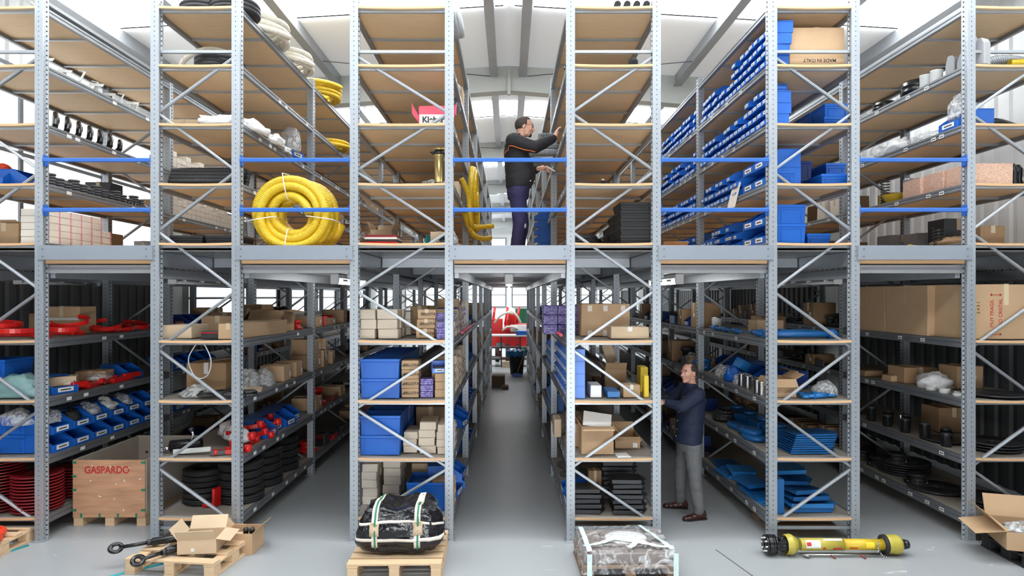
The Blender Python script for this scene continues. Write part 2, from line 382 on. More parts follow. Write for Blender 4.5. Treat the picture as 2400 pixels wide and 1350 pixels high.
def roof_mat():
    m, nt, b = nodes('roof_sheet'); b.inputs['Base Color'].default_value = (.86, .87, .87, 1); b.inputs['Roughness'].default_value = .6
    t = N(nt, 'ShaderNodeBsdfTranslucent'); t.inputs[0].default_value = (.93, .97, 1, 1); x = N(nt, 'ShaderNodeMixShader'); x.inputs[0].default_value = .2
    nt.links.new(b.outputs[0], x.inputs[1]); nt.links.new(t.outputs[0], x.inputs[2]); nt.links.new(x.outputs[0], nt.nodes['Material Output'].inputs[0]); M['roof'] = m
roof_mat(); struct('ceiling', rb, 'roof')
for a, b_ in SKY:
    for xa, xb in ((XL + .35, -.38), (-.22, -.09), (.09, .22), (.38, XR - .35)):
        wn += 1; v = MB(); v.add([(xa, a, roofz(xa) + .02), (xb, a, roofz(xb) + .02), (xb, b_, roofz(xb) + .02), (xa, b_, roofz(xa) + .02)], [(0, 3, 2, 1)])
        v.add([(xa, a, roofz(xa) + .06), (xb, a, roofz(xb) + .06), (xb, b_, roofz(xb) + .06), (xa, b_, roofz(xa) + .06)], [(0, 1, 2, 3)])
        struct('window_%d' % wn, v, 'skylight')
for y in FR:
    f = MB()
    for s in (-1, 1):
        xe = XL if s < 0 else XR
        f.add([(0, y - .13, roofz(0) - .02), (xe, y - .13, roofz(xe) - .02), (xe, y - .13, roofz(xe) - .62), (0, y - .13, roofz(0) - .50),
               (0, y + .13, roofz(0) - .02), (xe, y + .13, roofz(xe) - .02), (xe, y + .13, roofz(xe) - .62), (0, y + .13, roofz(0) - .50)],
              [(0, 1, 2, 3), (7, 6, 5, 4), (0, 4, 5, 1), (3, 2, 6, 7), (1, 5, 6, 2)])
    f.box(-.03, .03, y - .2, y - .12, RZ - .60, RZ - .10)
    f.box(XL + .04, XL + .30, y - .13, y + .13, 0, roofz(XL) - .1); f.box(XR - .30, XR - .04, y - .13, y + .13, 0, roofz(XR) - .1)
    struct('ceiling_beam', f, 'cream_beam')
for x in (-6.1, -4.75, -3.35, -.30, .27, 3.30, 4.8, 6.1):
    p = MB(); z = roofz(x); p.box(x - .05, x + .05, Y0, Y1, z - .20, z - .002)
    p.box(x - .075, x + .075, Y0, Y1, z - .22, z - .20); struct('ceiling_purlin', p, 'galv')
for y in FR[1:]:
    for s in (-1, 1):
        r = MB(); r.tube([(s * .3, y - .1, RZ - .22), (s * 3.3, y - 1.4, roofz(3.3) - .2)], .008, 6); struct('ceiling_tie', r, 'galv_dark')
# ---------------------------------------------------------------- storage racks and mezzanine walkways
BAY = 2.42; NB = 6; PW = .085; PD = .09
ZL = [.25, .86, 1.45, 2.065, 3.065, 3.676, 4.29, 4.894, 5.49]; BT = .024
RK = {'A': (-5.72, -4.77), 'B': (-3.67, -2.755), 'C': (-1.63, -.572), 'D': (.59, 1.555), 'E': (2.66, 3.59), 'F': (4.69, 5.64)}
TOP = 5.58
def post_mesh():
    pts = [(0, 0), (PW, 0), (PW, .022), (PW - .008, .030), (PW - .008, .062), (PW, .070), (PW, PD), (0, PD), (0, .070), (.008, .062), (.008, .030), (0, .022)]
    b = MB().prism(pts, 'z', 0, TOP); b.prism([(-.02, -.03), (PW + .02, -.03), (PW + .02, PD + .03), (-.02, PD + .03)], 'z', 0, .008)
    return b.mesh('upright_post', ['upright'], .0015)
POST = post_mesh()
def board_mesh(w):
    b = MB(); nx = 8; L = BAY - .006
    def z(i): u = i / nx; return -.010 * (1 - (2 * u - 1) ** 2)
    vs = []
    for y in (0, L):
        for i in range(nx + 1): vs.append((w * i / nx, y, z(i)))
        for i in range(nx + 1): vs.append((w * i / nx, y, z(i) - BT))
    k = nx + 1
    for i in range(nx):
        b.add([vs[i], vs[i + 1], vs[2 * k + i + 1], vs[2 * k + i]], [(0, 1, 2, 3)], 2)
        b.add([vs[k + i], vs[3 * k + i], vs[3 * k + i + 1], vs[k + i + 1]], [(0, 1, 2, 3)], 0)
        b.add([vs[i], vs[k + i], vs[k + i + 1], vs[i + 1]], [(0, 1, 2, 3)], 1)
        b.add([vs[2 * k + i], vs[2 * k + i + 1], vs[3 * k + i + 1], vs[3 * k + i]], [(0, 1, 2, 3)], 1)
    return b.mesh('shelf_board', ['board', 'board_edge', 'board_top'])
def beam_mesh(h, s, m):
    # step beam: box with a ledge and a groove pressed along its outer face
    o = .045
    pr = [(0, 0), (0, -h * .35), (s * .007, -h * .42), (s * .007, -h * .58), (0, -h * .65), (0, -h), (s * o, -h), (s * o, -BT), (s * (o - .012), -BT), (s * (o - .012), 0)]
    return MB().prism(pr, 'y', PD + .002, BAY - .002).mesh('side_beam', [m], .0015)
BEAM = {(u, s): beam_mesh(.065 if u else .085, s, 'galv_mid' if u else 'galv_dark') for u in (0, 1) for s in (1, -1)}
def labelstrip():
    b = MB().box(-.0015, 0, 0, .075, -.062, -.026); b.box(-.002, -.0014, .008, .066, -.050, -.040, 1); return b.mesh('price_label', ['paper', 'ink'])
PL = labelstrip()
RACKNAME = {'A': 'first', 'B': 'second', 'C': 'third', 'D': 'fourth', 'E': 'fifth', 'F': 'sixth'}
LVN = ['bottom', 'second', 'third', 'fourth', 'fifth', 'sixth', 'seventh', 'eighth', 'top']
RLAB = {'A': 'two-storey galvanised storage rack with red hoops and red discs, beyond the plywood crate',
        'B': 'two-storey galvanised storage rack with stacked black tyres on its bottom shelf',
        'C': 'two-storey galvanised storage rack behind the pallet with the black wrapped bundle',
        'D': 'two-storey galvanised storage rack behind the pallet wrapped in clear film',
        'E': 'two-storey galvanised storage rack filled with blue bins behind the yellow drive shaft',
        'F': 'two-storey galvanised storage rack with large fragile-marked cardboard boxes'}
ROOT = {}
UPN = [.60 * k + .02 for k in range(10)]
for rk, (xl, xr) in RK.items():
    root = tag(empty('storage_rack', (xl, 0, 0)), RLAB[rk], 'rack', 'two-storey storage racks'); W = xr - xl; ROOT[rk] = root
    bm_ = board_mesh(W - 2 * .036)
    cb = MB().box(.03, W - .03, 0, .03, -.055, -.026).mesh('cross_bar', ['galv'], .002)
    flip = rk in 'ABDF'
    nodesz = [.16, .745, 1.35, 1.97, 2.57, 3.18, 3.80, 4.40, 4.99]
    diag = []
    start = 0 if rk in ('C', 'E') else 1          # side that the lowest node sits on (0 = left)
    xa, xb = PW * .8, W - PW * .8
    for i in range(8):
        p, q = ((xa, xb) if (i + start) % 2 == 0 else (xb, xa))
        b = MB(); b.bar((p, .05, nodesz[i] + .012), (q, .05, nodesz[i + 1] - .012), .026, .034, 0, (0, 1, 0)); b.bar((p, .035, nodesz[i] + .012), (q, .035, nodesz[i + 1] - .012), .004, .012, 0, (0, 1, 0))
        diag.append(b.mesh('diagonal_brace', ['galv'], .003))
    hz = [MB().bar((PW * .6, .05, z), (W - PW * .6, .05, z), .03, .034, 0, (0, 1, 0)).mesh('horizontal_brace', ['galv'], .003) for z in (.13, 5.03, 5.475)]
    bolt = MB().cyl((0, 0, 0), (0, -.012, 0), .012, 8).mesh('brace_bolt', ['steel'])
    stuffb = MB(); stuffc = MB()
    for k in range(NB + 1):
        y = k * BAY
        OB('upright_post', POST, root, (0, y, 0)); OB('upright_post', POST, root, (W - PW, y, 0))
        for d in diag: OB('diagonal_brace', d, root, (0, y, 0))
        for h in hz: OB('horizontal_brace', h, root, (0, y, 0))
        if k == 0:
            for i, z in enumerate(nodesz):
                OB('brace_bolt', bolt, root, (xa if (i + start) % 2 == 0 else xb, .034, z))
    for k in range(NB):
        y = k * BAY
        for i, z in enumerate(ZL):
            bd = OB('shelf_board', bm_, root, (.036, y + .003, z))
            up = 1 if i > 4 else 0
            for s in (0, 1):
                if k < NB - 1: 
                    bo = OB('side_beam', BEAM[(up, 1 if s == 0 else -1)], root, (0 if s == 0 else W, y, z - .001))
                    outer = (s == 1) if xl < 0 else (s == 0)
                    if k < 3 and outer and i != 8 and not (i == 4):
                        rr_ = random.Random(ord(rk) * 100 + k * 10 + i); yy = .35
                        while yy < 2.2 and k < 2 or yy < 1.2:
                            if rr_.random() < .55: OB('price_label', PL, bo, ((0 if s == 0 else .002), yy, 0))
                            yy += .12 + rr_.random() * .34
                else:
                    h = .065 if up else .085; x = 0 if s == 0 else W - .045
                    stuffb.box(x, x + .045, y + PD, y + BAY - .002, z - h, z)
            for j, yy in enumerate((.04, .75, 1.57)):
                if k < 3: OB('cross_bar', cb, bd, (-.036, yy, .0))
                else: stuffc.box(.03, W - .03, y + yy, y + yy + .03, z - .055, z - .026)
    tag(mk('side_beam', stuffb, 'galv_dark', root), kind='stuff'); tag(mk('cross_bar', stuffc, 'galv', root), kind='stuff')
# mezzanine walkways between and beside the racks
AW = [(XL + .34, -5.72, 'beyond the first rack by the window wall', 'z'), (-4.77, -3.67, 'over the plywood crate', 'c'), (-2.755, -1.63, 'carrying the yellow hose coil', 'h'),
      (-.572, .59, 'carrying the man in the black jacket', 'm'), (1.555, 2.66, 'over the man in the navy shirt', 'n'), (3.59, 4.69, 'beside the fragile boxes', 'f')]
AW.append((5.64, XR - .34, 'along the ribbed wall', 'w'))
LEN = NB * BAY
for x0, x1, ds, key in AW:
    r = tag(empty('walkway_deck', (x0, 0, 2.72)), 'raised grey steel walkway deck ' + ds, 'walkway', 'raised walkway decks')
    W = x1 - x0 - .006; r.location.x += .003
    tb = MB().prism([(0, .165), (.004, .165), (.004, .163), (.03, .163), (.03, .310), (.004, .310), (-.0, .312)], 'x', -.035, W + .035)
    t_ = mk('toe_board', tb, 'toe', r, (0, -.032, 0), (0, 0, 0), .002)
    for xx in (.02, W - .02):
        for zz in (.2, .275): mk('toe_board_bolt', MB().cyl((xx, -.02, zz), (xx, -.006, zz), .007, 8), 'galv_dark', t_, (0, .012, 0))
    mk('deck_board', MB().box(.002, W - .002, .03, LEN, .128, .164), 'board_edge', r, bevel=.002)
    cb = MB(); n = 120; L = LEN / n
    for i in range(n):
        y = .03 + i * (LEN - .03) / n; L = (LEN - .03) / n
        for a, b_, za, zb in ((0, .4, .085, .085), (.4, .55, .085, .118), (.55, .85, .118, .118), (.85, 1, .118, .085)):
            cb.add([(.0, y + a * L, za), (W, y + a * L, za), (W, y + b_ * L, zb), (.0, y + b_ * L, zb)], [(0, 1, 2, 3)])
    mk('corrugated_sheet', cb, 'galv_deck', r)
    mk('front_joist', MB().box(.0, W, .06, .10, .03, .118), 'galv_deck', r, bevel=.003)
    for xx in (.0, W - .05): mk('edge_joist', MB().box(xx, xx + .05, .1, LEN, -.02, .084), 'galv', r, bevel=.003)
# joists carrying the upper storey beneath each rack
for i_, (rk, (xl, xr)) in enumerate(RK.items()):
    r = empty('joist_frame', (0, 0, 2.72)); r.parent = ROOT[rk]; W = xr - xl
    for xx in (PW * .5, W - PW * .5 - .04): mk('long_joist', MB().box(xx, xx + .04, PD, LEN, .10, .255), 'galv', r, bevel=.003)
    for k in range(NB): mk('cross_joist', MB().box(.09, W - .09, k * BAY + 1.2, k * BAY + 1.25, .14, .255), 'galv', r, bevel=.003)
    b = MB(); b.box(.09, W - .09, .02, LEN, .256, .262); mk('steel_sheet', b, 'galv_deck', r)
# blue guard rails
for x0, x1, ds, key in AW:
    for nm, z in (('upper', 3.905), ('lower', 3.395)):
        p0 = x0 if key != 'z' else x0 + .02
        g = tag(empty('guard_rail', (p0, -.012, z)), '%s blue steel guard rail across the walkway %s' % (nm, {'c': 'above the plywood crate', 'h': 'with the yellow hose coil', 'm': 'with the man in the black jacket', 'n': 'above the man in navy', 'f': 'beside the fragile boxes', 'z': 'by the window wall', 'w': 'by the ribbed wall'}[key]), 'guard rail', 'blue guard rails')
        W = x1 - p0; mk('rail_bar', MB().box(.001, W - .001, -.006, .016, -.021, .021), 'blue_rail', g, bevel=.006)
        for xx in (.001, W - .008):
            b = MB().box(xx, xx + .007, .010, .085, -.055, .055)
            for q in (-.035, .035): b.cyl((xx - .004, .055, q), (xx + .011, .055, q), .009, 8)
            mk('rail_bracket', b, 'blue_rail', g)
# fluorescent battens under the walkways
for xx, on, ds in ((-6.2, 0, 'unlit twin fluorescent batten under the walkway by the window wall'), (-4.25, 0, 'unlit twin fluorescent batten over the plywood crate aisle'), (-2.2, 1, 'lit fluorescent batten over the tyre rack aisle'),
                   (-.0, 1, 'lit fluorescent batten over the central aisle'), (2.15, 1, 'lit fluorescent batten above the man in navy'), (4.15, 0, 'unlit twin fluorescent batten beside the fragile boxes')):
    g = tag(empty('fluorescent_batten', (xx, 1.5, 2.70)), ds, 'ceiling lamp')
    mk('batten_body', MB().box(-.04, .04, 0, 1.55, .04, .10), 'lamp_white', g, bevel=.008)
    for y in (0, 1.53): mk('end_cap', MB().box(-.055, .055, y - .01, y + .03, -.035, .10), 'lamp_white', g, bevel=.012)
    for y in (.3, .77, 1.25): mk('lamp_clip', MB().box(-.03, .03, y, y + .03, .0, .04), 'lamp_white', g)
    mk('fluorescent_tube', MB().cyl((0, .02, -.01), (0, 1.53, -.01), .021, 14), 'tube_on' if on else 'tube_off', g)
for xx in (-.0, ):
    for y in (6.5, 11.0):
        g = tag(empty('fluorescent_batten', (xx, y, 2.70)), 'lit fluorescent batten over the central aisle, %s' % ('midway' if y < 8 else 'near the far end'), 'ceiling lamp')
        mk('batten_body', MB().box(-.04, .04, 0, 1.55, .04, .10), 'lamp_white', g, bevel=.008); mk('fluorescent_tube', MB().cyl((0, .02, -.01), (0, 1.53, -.01), .021, 14), 'tube_on', g)
# ---------------------------------------------------------------- goods: builders
RN = {'A': 'red-disc rack', 'B': 'tyre rack', 'C': 'black-bundle rack', 'D': 'film-pallet rack', 'E': 'blue-bin rack', 'F': 'fragile-box rack'}
ORD = ['first', 'second', 'third', 'fourth', 'fifth', 'sixth', 'seventh', 'eighth', 'ninth', 'tenth', 'eleventh', 'twelfth', 'thirteenth', 'fourteenth', 'fifteenth', 'sixteenth', 'seventeenth', 'eighteenth', 'nineteenth', 'twentieth',
       'twenty-first', 'twenty-second', 'twenty-third', 'twenty-fourth', 'twenty-fifth', 'twenty-sixth', 'twenty-seventh', 'twenty-eighth', 'twenty-ninth', 'thirtieth', 'thirty-first', 'thirty-second', 'thirty-third', 'thirty-fourth', 'thirty-fifth', 'thirty-sixth']
def on(rk, lv): return 'on %s shelf of %s' % (LVN[lv], RN[rk])
def text(s, size, m, parent, loc, rot=(R(90), 0, 0), name='printed_lettering', align='CENTER', bold=0.0, sx=1.0):
    c = bpy.data.curves.new(name, 'FONT'); c.body = s; c.size = size; c.align_x = align; c.align_y = 'CENTER'; c.extrude = .0004; c.offset = bold; c.materials.append(M[m])
    t = bpy.data.objects.new(name, c); me = bpy.data.meshes.new_from_object(t); bpy.data.objects.remove(t)
    if not me.materials: me.materials.append(M[m])
    o = OB(name, me, parent, loc, rot); o.scale = (sx, 1, 1); return o
def jit(b, a, seed=0):
    r = random.Random(seed); d = {}
    for i, v in enumerate(b.v):
        k = tuple(round(q, 3) for q in v)
        if k not in d: d[k] = (r.uniform(-a, a), r.uniform(-a, a), r.uniform(-a, 0))
        b.v[i] = tuple(v[j] + d[k][j] * (0 if (j == 2 and v[2] < .004) else 1) for j in range(3))
def carton(xc, y, z, w, d, h, label, m='card', tape=1, sticker=None, rz=0, opened=0, name='cardboard_box', group=None, cat='box', txt=None, ink='ink', tm='tape', rx=0, seed=None):
    """box whose front face centre stands at (xc, y); opened: 0 taped shut, 1 four flaps up and out"""
    sd = seed if seed is not None else int((xc * 31 + y * 17 + z * 7) * 1000) & 0xffff
    b = MB()
    if not opened:
        b.box(-w / 2, w / 2, 0, d, 0, h); jit(b, min(.006, w * .02), sd); o = mk(name, b, m, bevel=min(.005, h * .05))
    else:
        t = .005; b.box(-w / 2, w / 2, 0, d, 0, t); b.box(-w / 2, w / 2, 0, t, t, h); b.box(-w / 2, w / 2, d - t, d, t, h); b.box(-w / 2, -w / 2 + t, t, d - t, t, h); b.box(w / 2 - t, w / 2, t, d - t, t, h)
        o = mk(name, b, m)
        r = random.Random(sd); fl = min(w, d) * .42
        for k in range(4):
            if opened == 2 and k == 0: continue
            a = R(r.choice((35, 60, 100, 140)) if opened == 1 else r.choice((120, 20, 45)))
            f = MB(); c_, s_ = math.cos(a), math.sin(a)
            if k == 0: f.obox((0, -s_ * fl / 2, h + c_ * fl / 2), (w * .98, .004, fl), (a, 0, 0))
            if k == 1: f.obox((0, d + s_ * fl / 2, h + c_ * fl / 2), (w * .98, .004, fl), (-a, 0, 0))
            if k == 2: f.obox((-w / 2 - s_ * fl / 2, d / 2, h + c_ * fl / 2), (.004, d * .98, fl), (0, -a, 0))
            if k == 3: f.obox((w / 2 + s_ * fl / 2, d / 2, h + c_ * fl / 2), (.004, d * .98, fl), (0, a, 0))
            mk('box_flap', f, m, o)
    if tape and not opened:
        tw = min(.05, w * .2); q = MB(); q.box(-tw / 2, tw / 2, -.0025, d + .002, h - .002, h + .0022); q.box(-tw / 2, tw / 2, -.0025, -.0005, h * .62, h); mk('packing_tape', q, tm, o)
    if sticker:
        sx, sz, sw, sh = sticker[:4]; mk('paper_label', MB().box(sx * w - sw / 2, sx * w + sw / 2, -.004, -.002, sz * h - sh / 2, sz * h + sh / 2), sticker[4] if len(sticker) > 4 else 'paper', o)
    if txt: text(txt[0], txt[1], ink, o, (txt[2] * w, -.0045, txt[3] * h), (R(90), txt[4] if len(txt) > 4 else 0, 0), bold=.0006)
    o.location = (xc, y, z); o.rotation_euler = (rx, 0, rz)
    return tag(o, label, cat, group)
def S(px0, px1, pyt, D, z):
    x0, x1 = wx(px0, D), wx(px1, D); return (x0 + x1) / 2, D - D0, z, x1 - x0, wz(pyt, D) - z
def CT(rk, lv, px0, px1, pyt, D, depth, desc, **k):
    xc, y, z, w, h = S(px0, px1, pyt, D, ZL[lv] - .008)
    return carton(xc, y, z + .008, w, depth, max(.03, h), desc + ' ' + on(rk, lv), **k)
# --- blue picking bin, open sloping front towards -Y
def bin_proto(w, d, h, m, name='storage_bin'):
    t = .004; b = MB()
    side = [(0, 0), (d, 0), (d, h), (d * .42, h), (d * .06, h * .52), (0, h * .42)]
    for x in (-w / 2, w / 2 - t): b.prism(side, 'x', x, x + t)
    b.box(-w / 2 + t, w / 2 - t, 0, d, 0, t); b.box(-w / 2 + t, w / 2 - t, d - t, d, t, h); b.box(-w / 2 + t, w / 2 - t, 0, t, t, h * .42)
    b.box(-w / 2 - .004, w / 2 + .004, d * .42, d, h - .008, h); b2 = MB(); b2.v = b.v; 
    o = mk(name, b, m, bevel=.0012)
    lb = MB().box(-w * .30, w * .30, -.003, -.0005, h * .12, h * .36); lb.box(-w * .2, w * .2, -.0036, -.0029, h * .2, h * .27, 1)
    mk('bin_label', lb, ['paper', 'ink'], o)
    return o
def rim_crate(w, d, h, m, name='plastic_crate'):
    b = MB(); t = .006; k = .012
    # tapered outer wall, flange at the rim, hollow inside
    def ring(i, z): return [(-w / 2 + i, i, z), (w / 2 - i, i, z), (w / 2 - i, d - i, z), (-w / 2 + i, d - i, z)]
    L = [ring(k, 0), ring(.004, h - .03), ring(0, h - .03), ring(0, h), ring(t + .004, h), ring(k + t, t)]
    o = b.add(sum(L, []), [[3, 2, 1, 0]] + [[i * 4 + j, i * 4 + (j + 1) % 4, (i + 1) * 4 + (j + 1) % 4, (i + 1) * 4 + j] for i in range(5) for j in range(4)] + [[20, 21, 22, 23]])
    ob = mk(name, b, m, bevel=.003)
    rb = MB(); rb.box(-w / 2 + .004, w / 2 - .004, .0, d, h - .052, h - .044)
    for s in (-1, 1): rb.box(s * (w / 2 - .045) - .004, s * (w / 2 - .045) + .004, .002, .012, .02, h - .05)
    mk('crate_rib', rb, m, ob); return ob
USED = {}
def clone(key, make, loc, rz, label, cat, group):
    """first use keeps the original, later ones are copies of it and of its parts"""
    if key not in USED: USED[key] = o = make()
    else: o = copy_tree(USED[key])
    o.location = loc; o.rotation_euler = (0, 0, rz)
    for k in ('label', 'category', 'group'):
        if k in o: del o[k]
    return tag(o, label, cat, group)
def blob(name, c, r, m, label, cat='bag', amp=.25, fr=2.2, seed=0, flat=.35, group=None, n=22, parent=None):
    b = MB(); b.ball((0, 0, 0), 1, n, 0, n * 2 // 3); off = Vector((seed * 3.1, seed * 1.7, seed))
    vs = []
    for v in b.v:
        p = Vector(v); q = 1 + amp * noise.noise(p * fr + off) + amp * .5 * noise.noise(p * fr * 2.7 + off)
        p = p * q; z = p.z
        if z < -flat: z = -flat - (z + flat) * .1
        vs.append((p.x * r[0], p.y * r[1], (z + flat) / (1 + flat) * r[2] * 2 if 0 else (z + flat) * r[2]))
    mn = min(v[2] for v in vs); b.v = [(x, y, z - mn) for x, y, z in vs]
    o = mk(name, b, m, parent, c)
    return tag(o, label, cat, group) if not parent else o
def coil(name, c, Rm, r, turns, layers, m, label, axis='z', cat='hose coil', group=None, seed=0, jitter=.012, n=8, rows=None):
    """hose wound round the axis; turns per layer side by side, layers outward"""
    pts = []; rr = random.Random(seed); K = 40
    for L in range(layers):
        for t in range(turns):
            tt = t if L % 2 == 0 else turns - 1 - t
            jx, jr = rr.uniform(-jitter, jitter), rr.uniform(-jitter, jitter)
            for k in range(K):
                a = 2 * math.pi * k / K; f = k / K
                z = (tt + (f if L % 2 == 0 else -f)) * r * 2.02 if turns > 1 else 0
                z = min(max(z, 0), (turns - 1) * r * 2.02)
                q = Rm + (L + (f if tt == (turns - 1 if L % 2 == 0 else 0) else 0)) * r * 1.85 + jr * math.sin(a * .5) + jx * math.sin(a * 2)
                p = (q * math.cos(a), q * math.sin(a), z + jx)
                pts.append({'z': p, 'y': (p[0], p[2], p[1]), 'x': (p[2], p[0], p[1])}[axis])
    if axis == 'z': c = (c[0], c[1], c[2] + r + jitter)
    o = mk(name, MB().tube(pts, r, n), m, None, c); return tag(o, label, cat, group)
def tyre_mesh(Rr, wd, name='tyre', m='black_rubber'):
    p = []; hub = Rr * .62
    prof = [(hub, .12), (hub + .01, .02), (Rr * .8, 0), (Rr * .95, .08), (Rr, .2), (Rr, .3), (Rr - .008, .33), (Rr - .008, .38), (Rr, .41), (Rr, .59), (Rr - .008, .62), (Rr - .008, .67), (Rr, .7), (Rr, .8), (Rr * .95, .92), (Rr * .8, 1), (hub + .01, .98), (hub, .88), (hub, .12)]
    return MB().lathe([(a, b * wd) for a, b in prof], 32).mesh(name, [m])
def disc_mesh(Rr, t, name, m):
    return MB().lathe([(.03, t * .2), (Rr * .6, 0), (Rr, t * .55), (Rr + .004, t * .75), (Rr, t * .95), (Rr * .6, t * .45), (.03, t * .7), (.03, t * .2)], 36).mesh(name, [m])
# pallet: three bearers, deck boards, blocks
def pallet(x, y, w, d, label, rz=0, m='pallet_wood', nb=5, z=0):
    g = tag(empty('wooden_pallet', (x, y, z), rz), label, 'pallet')
    for i in range(3):
        xx = -w / 2 + (w - .1) * i / 2
        mk('bottom_board', MB().box(xx, xx + .1, 0, d, 0, .02), m, g, bevel=.002)
        for j in range(3): mk('spacer_block', MB().box(xx + .005, xx + .095, (d - .12) * j / 2, (d - .12) * j / 2 + .12, .021, .1), m, g, bevel=.003)
        mk('bearer', MB().box(xx, xx + .1, 0, d, .101, .12), m, g, bevel=.002)
    for i in range(nb):
        yy = (d - .1) * i / (nb - 1); mk('deck_board', MB().box(-w / 2, w / 2, yy, yy + .1, .121, .141), m, g, bevel=.002)
    return g
# ---------------------------------------------------------------- part shapes for machinery spares
def hoop(name, x, y, z, r, wdt, m, label, a0=0, a1=300, rx=0, rz=0, thick=.02, cat='machine part', group=None):
    b = MB(); n = 26; q = []
    for i in range(n + 1):
        a = R(a0 + (a1 - a0) * i / n)
        for rr_, zz in ((r, 0), (r + thick, 0), (r + thick, wdt), (r, wdt)): q.append((rr_ * math.cos(a), rr_ * math.sin(a), zz))
    f = [(3, 2, 1, 0), tuple(n * 4 + k for k in range(4))]
    for i in range(n):
        for k in range(4): f.append((i * 4 + k, i * 4 + (k + 1) % 4, (i + 1) * 4 + (k + 1) % 4, (i + 1) * 4 + k))
    b.add(q, f); o = mk(name, b, m, None, (x, y, z), (rx, 0, rz), bevel=.004)
    return tag(o, label, cat, group)
def wedge(name, x, y, z, L, W, t, m, label, rz=0, rx=0, ry=0, cat='machine part', group=None, holes=2, fl=.05):
    """folded plate: pointed blade with a turned-up flange and bolt holes"""
    b = MB().prism([(0, 0), (L * .8, 0), (L, W * .45), (L * .86, W), (0, W)], 'z', 0, t); b.box(0, L * .8, -t, 0, 0, fl)
    o = mk(name, b, m, None, (x, y, z), (rx, ry, rz), bevel=.002)
    for i in range(holes): mk('bolt_hole', MB().cyl((L * (.2 + .3 * i), W * .5, t), (L * (.2 + .3 * i), W * .5, t + .0012), .012, 10), 'ink', o)
    return tag(o, label, cat, group)
def lever(name, x, y, z, L, m, label, rz=0, ry=0, r=.018, cat='machine part', eye=.04, group=None):
    g = tag(empty(name, (x, y, z)), label, cat, group); g.rotation_euler = (0, ry, rz)
    mk('shaft', MB().tube([(0, 0, eye * .6), (L * .3, 0, eye * .6), (L * .3, 0, eye * .6), (L, 0, eye * .6)], r, 12, rr=[r, r, r * 1.5, r * 1.5]), m, g)
    for xx in (-eye, L + eye):
        b = MB().lathe([(eye * .45, -.014), (eye, -.014), (eye, .014), (eye * .45, .014), (eye * .45, -.014)], 18); mk('eye_end', b, m, g, (xx, 0, eye * .6))
    mk('collar', MB().cyl((L * .28, 0, eye * .6), (L * .33, 0, eye * .6), r * 2.0, 14), m, g)
    return g
def can(name, x, y, z, r, h, m, label, cat='can', lid=None, group=None, lie=None):
    b = MB().lathe([(0, 0), (r * .97, 0), (r, .006), (r, h - .012), (r * 1.03, h - .008), (r * 1.03, h), (r * .9, h), (r * .88, h - .008), (0, h - .008)], 24)
    o = mk(name, b, m, None, (x, y, z), lie or (0, 0, 0))
    if lid: mk('lid', MB().lathe([(0, 0), (r * .9, 0), (r * .92, .02), (0, .03)], 20), lid, o, (0, 0, h - .006))
    return tag(o, label, cat, group)
def hub(name, x, y, z, r, h, m, label, cat='machine part', group=None, rot=(0, 0, 0)):
    b = MB().lathe([(r * .3, 0), (r, 0), (r, h * .2), (r * .6, h * .25), (r * .55, h * .7), (r * .75, h * .75), (r * .75, h), (r * .3, h), (r * .3, 0)], 24)
    o = mk(name, b, m, None, (x, y, z), rot); s = MB()
    for i in range(6): a = i * math.pi / 3; s.cyl((r * .82 * math.cos(a), r * .82 * math.sin(a), h * .2), (r * .82 * math.cos(a), r * .82 * math.sin(a), h * .27), r * .07, 6)
    mk('bolt_heads', s, 'steel', o); return tag(o, label, cat, group)
def ex(rk): xl, xr = RK[rk]; return (xr - .012, 1) if rk in 'ABC' else (xl + .012, -1)
# ================================================================ blue bins in the blue-bin rack
BP = {'s': lambda: bin_proto(.125, .25, .12, 'plastic_blue', 'picking_bin'), 'l': lambda: bin_proto(.19, .19, .128, 'plastic_light_blue', 'picking_bin'), 'b': lambda: bin_proto(.30, .38, .19, 'plastic_blue')}
BROWS = [(7, .14, .139, 9, 4), (7, .14 + 9 * .139, .139, 24, 3), (6, .14, .139, 6, 4), (6, .14 + 6 * .139, .139, 28, 3), (5, .98, .139, 27, 3), (4, 1.02, .139, 22, 3)]
cnt = {}
for lv, y0, pit, n, tiers in BROWS:
    for c in range(n):
        y = y0 + c * pit
        i = cnt.get(lv, 0); cnt[lv] = i + 1
        if any(abs(y - k * BAY - .045) < .11 for k in range(1, 4)): continue
        miss = rnd.random()
        for t in range(tiers):
            if (t == tiers - 1 and miss < .3) or (t == tiers - 2 and miss < .08): continue
            xx = 2.645 + rnd.uniform(0, .02) + .012 * t
            clone('bin_s', BP['s'], (xx, y, ZL[lv] + .001 + t * .1165), -math.pi / 2 + rnd.uniform(-.05, .05), 'small blue picking bin, %s layer, column %s, %s' % (('bottom', 'second', 'third', 'top')[t], ORD[i], on('E', lv)), 'bin', 'picking bins of the blue-bin rack')
# larger bins at the front of the sixth and fifth shelves
for lv, n, tiers in ((5, 2, 2), (4, 2, 2)):
    for c in range(n):
        for t in range(tiers):
            clone('bin_b', BP['b'], (2.675, .30 + c * .31, ZL[lv] + t * .192), -math.pi / 2, 'large blue open-front bin, %s layer, %s from the end, %s' % (('lower', 'upper')[t], ORD[c], on('E', lv)), 'bin', 'large open-front bins')
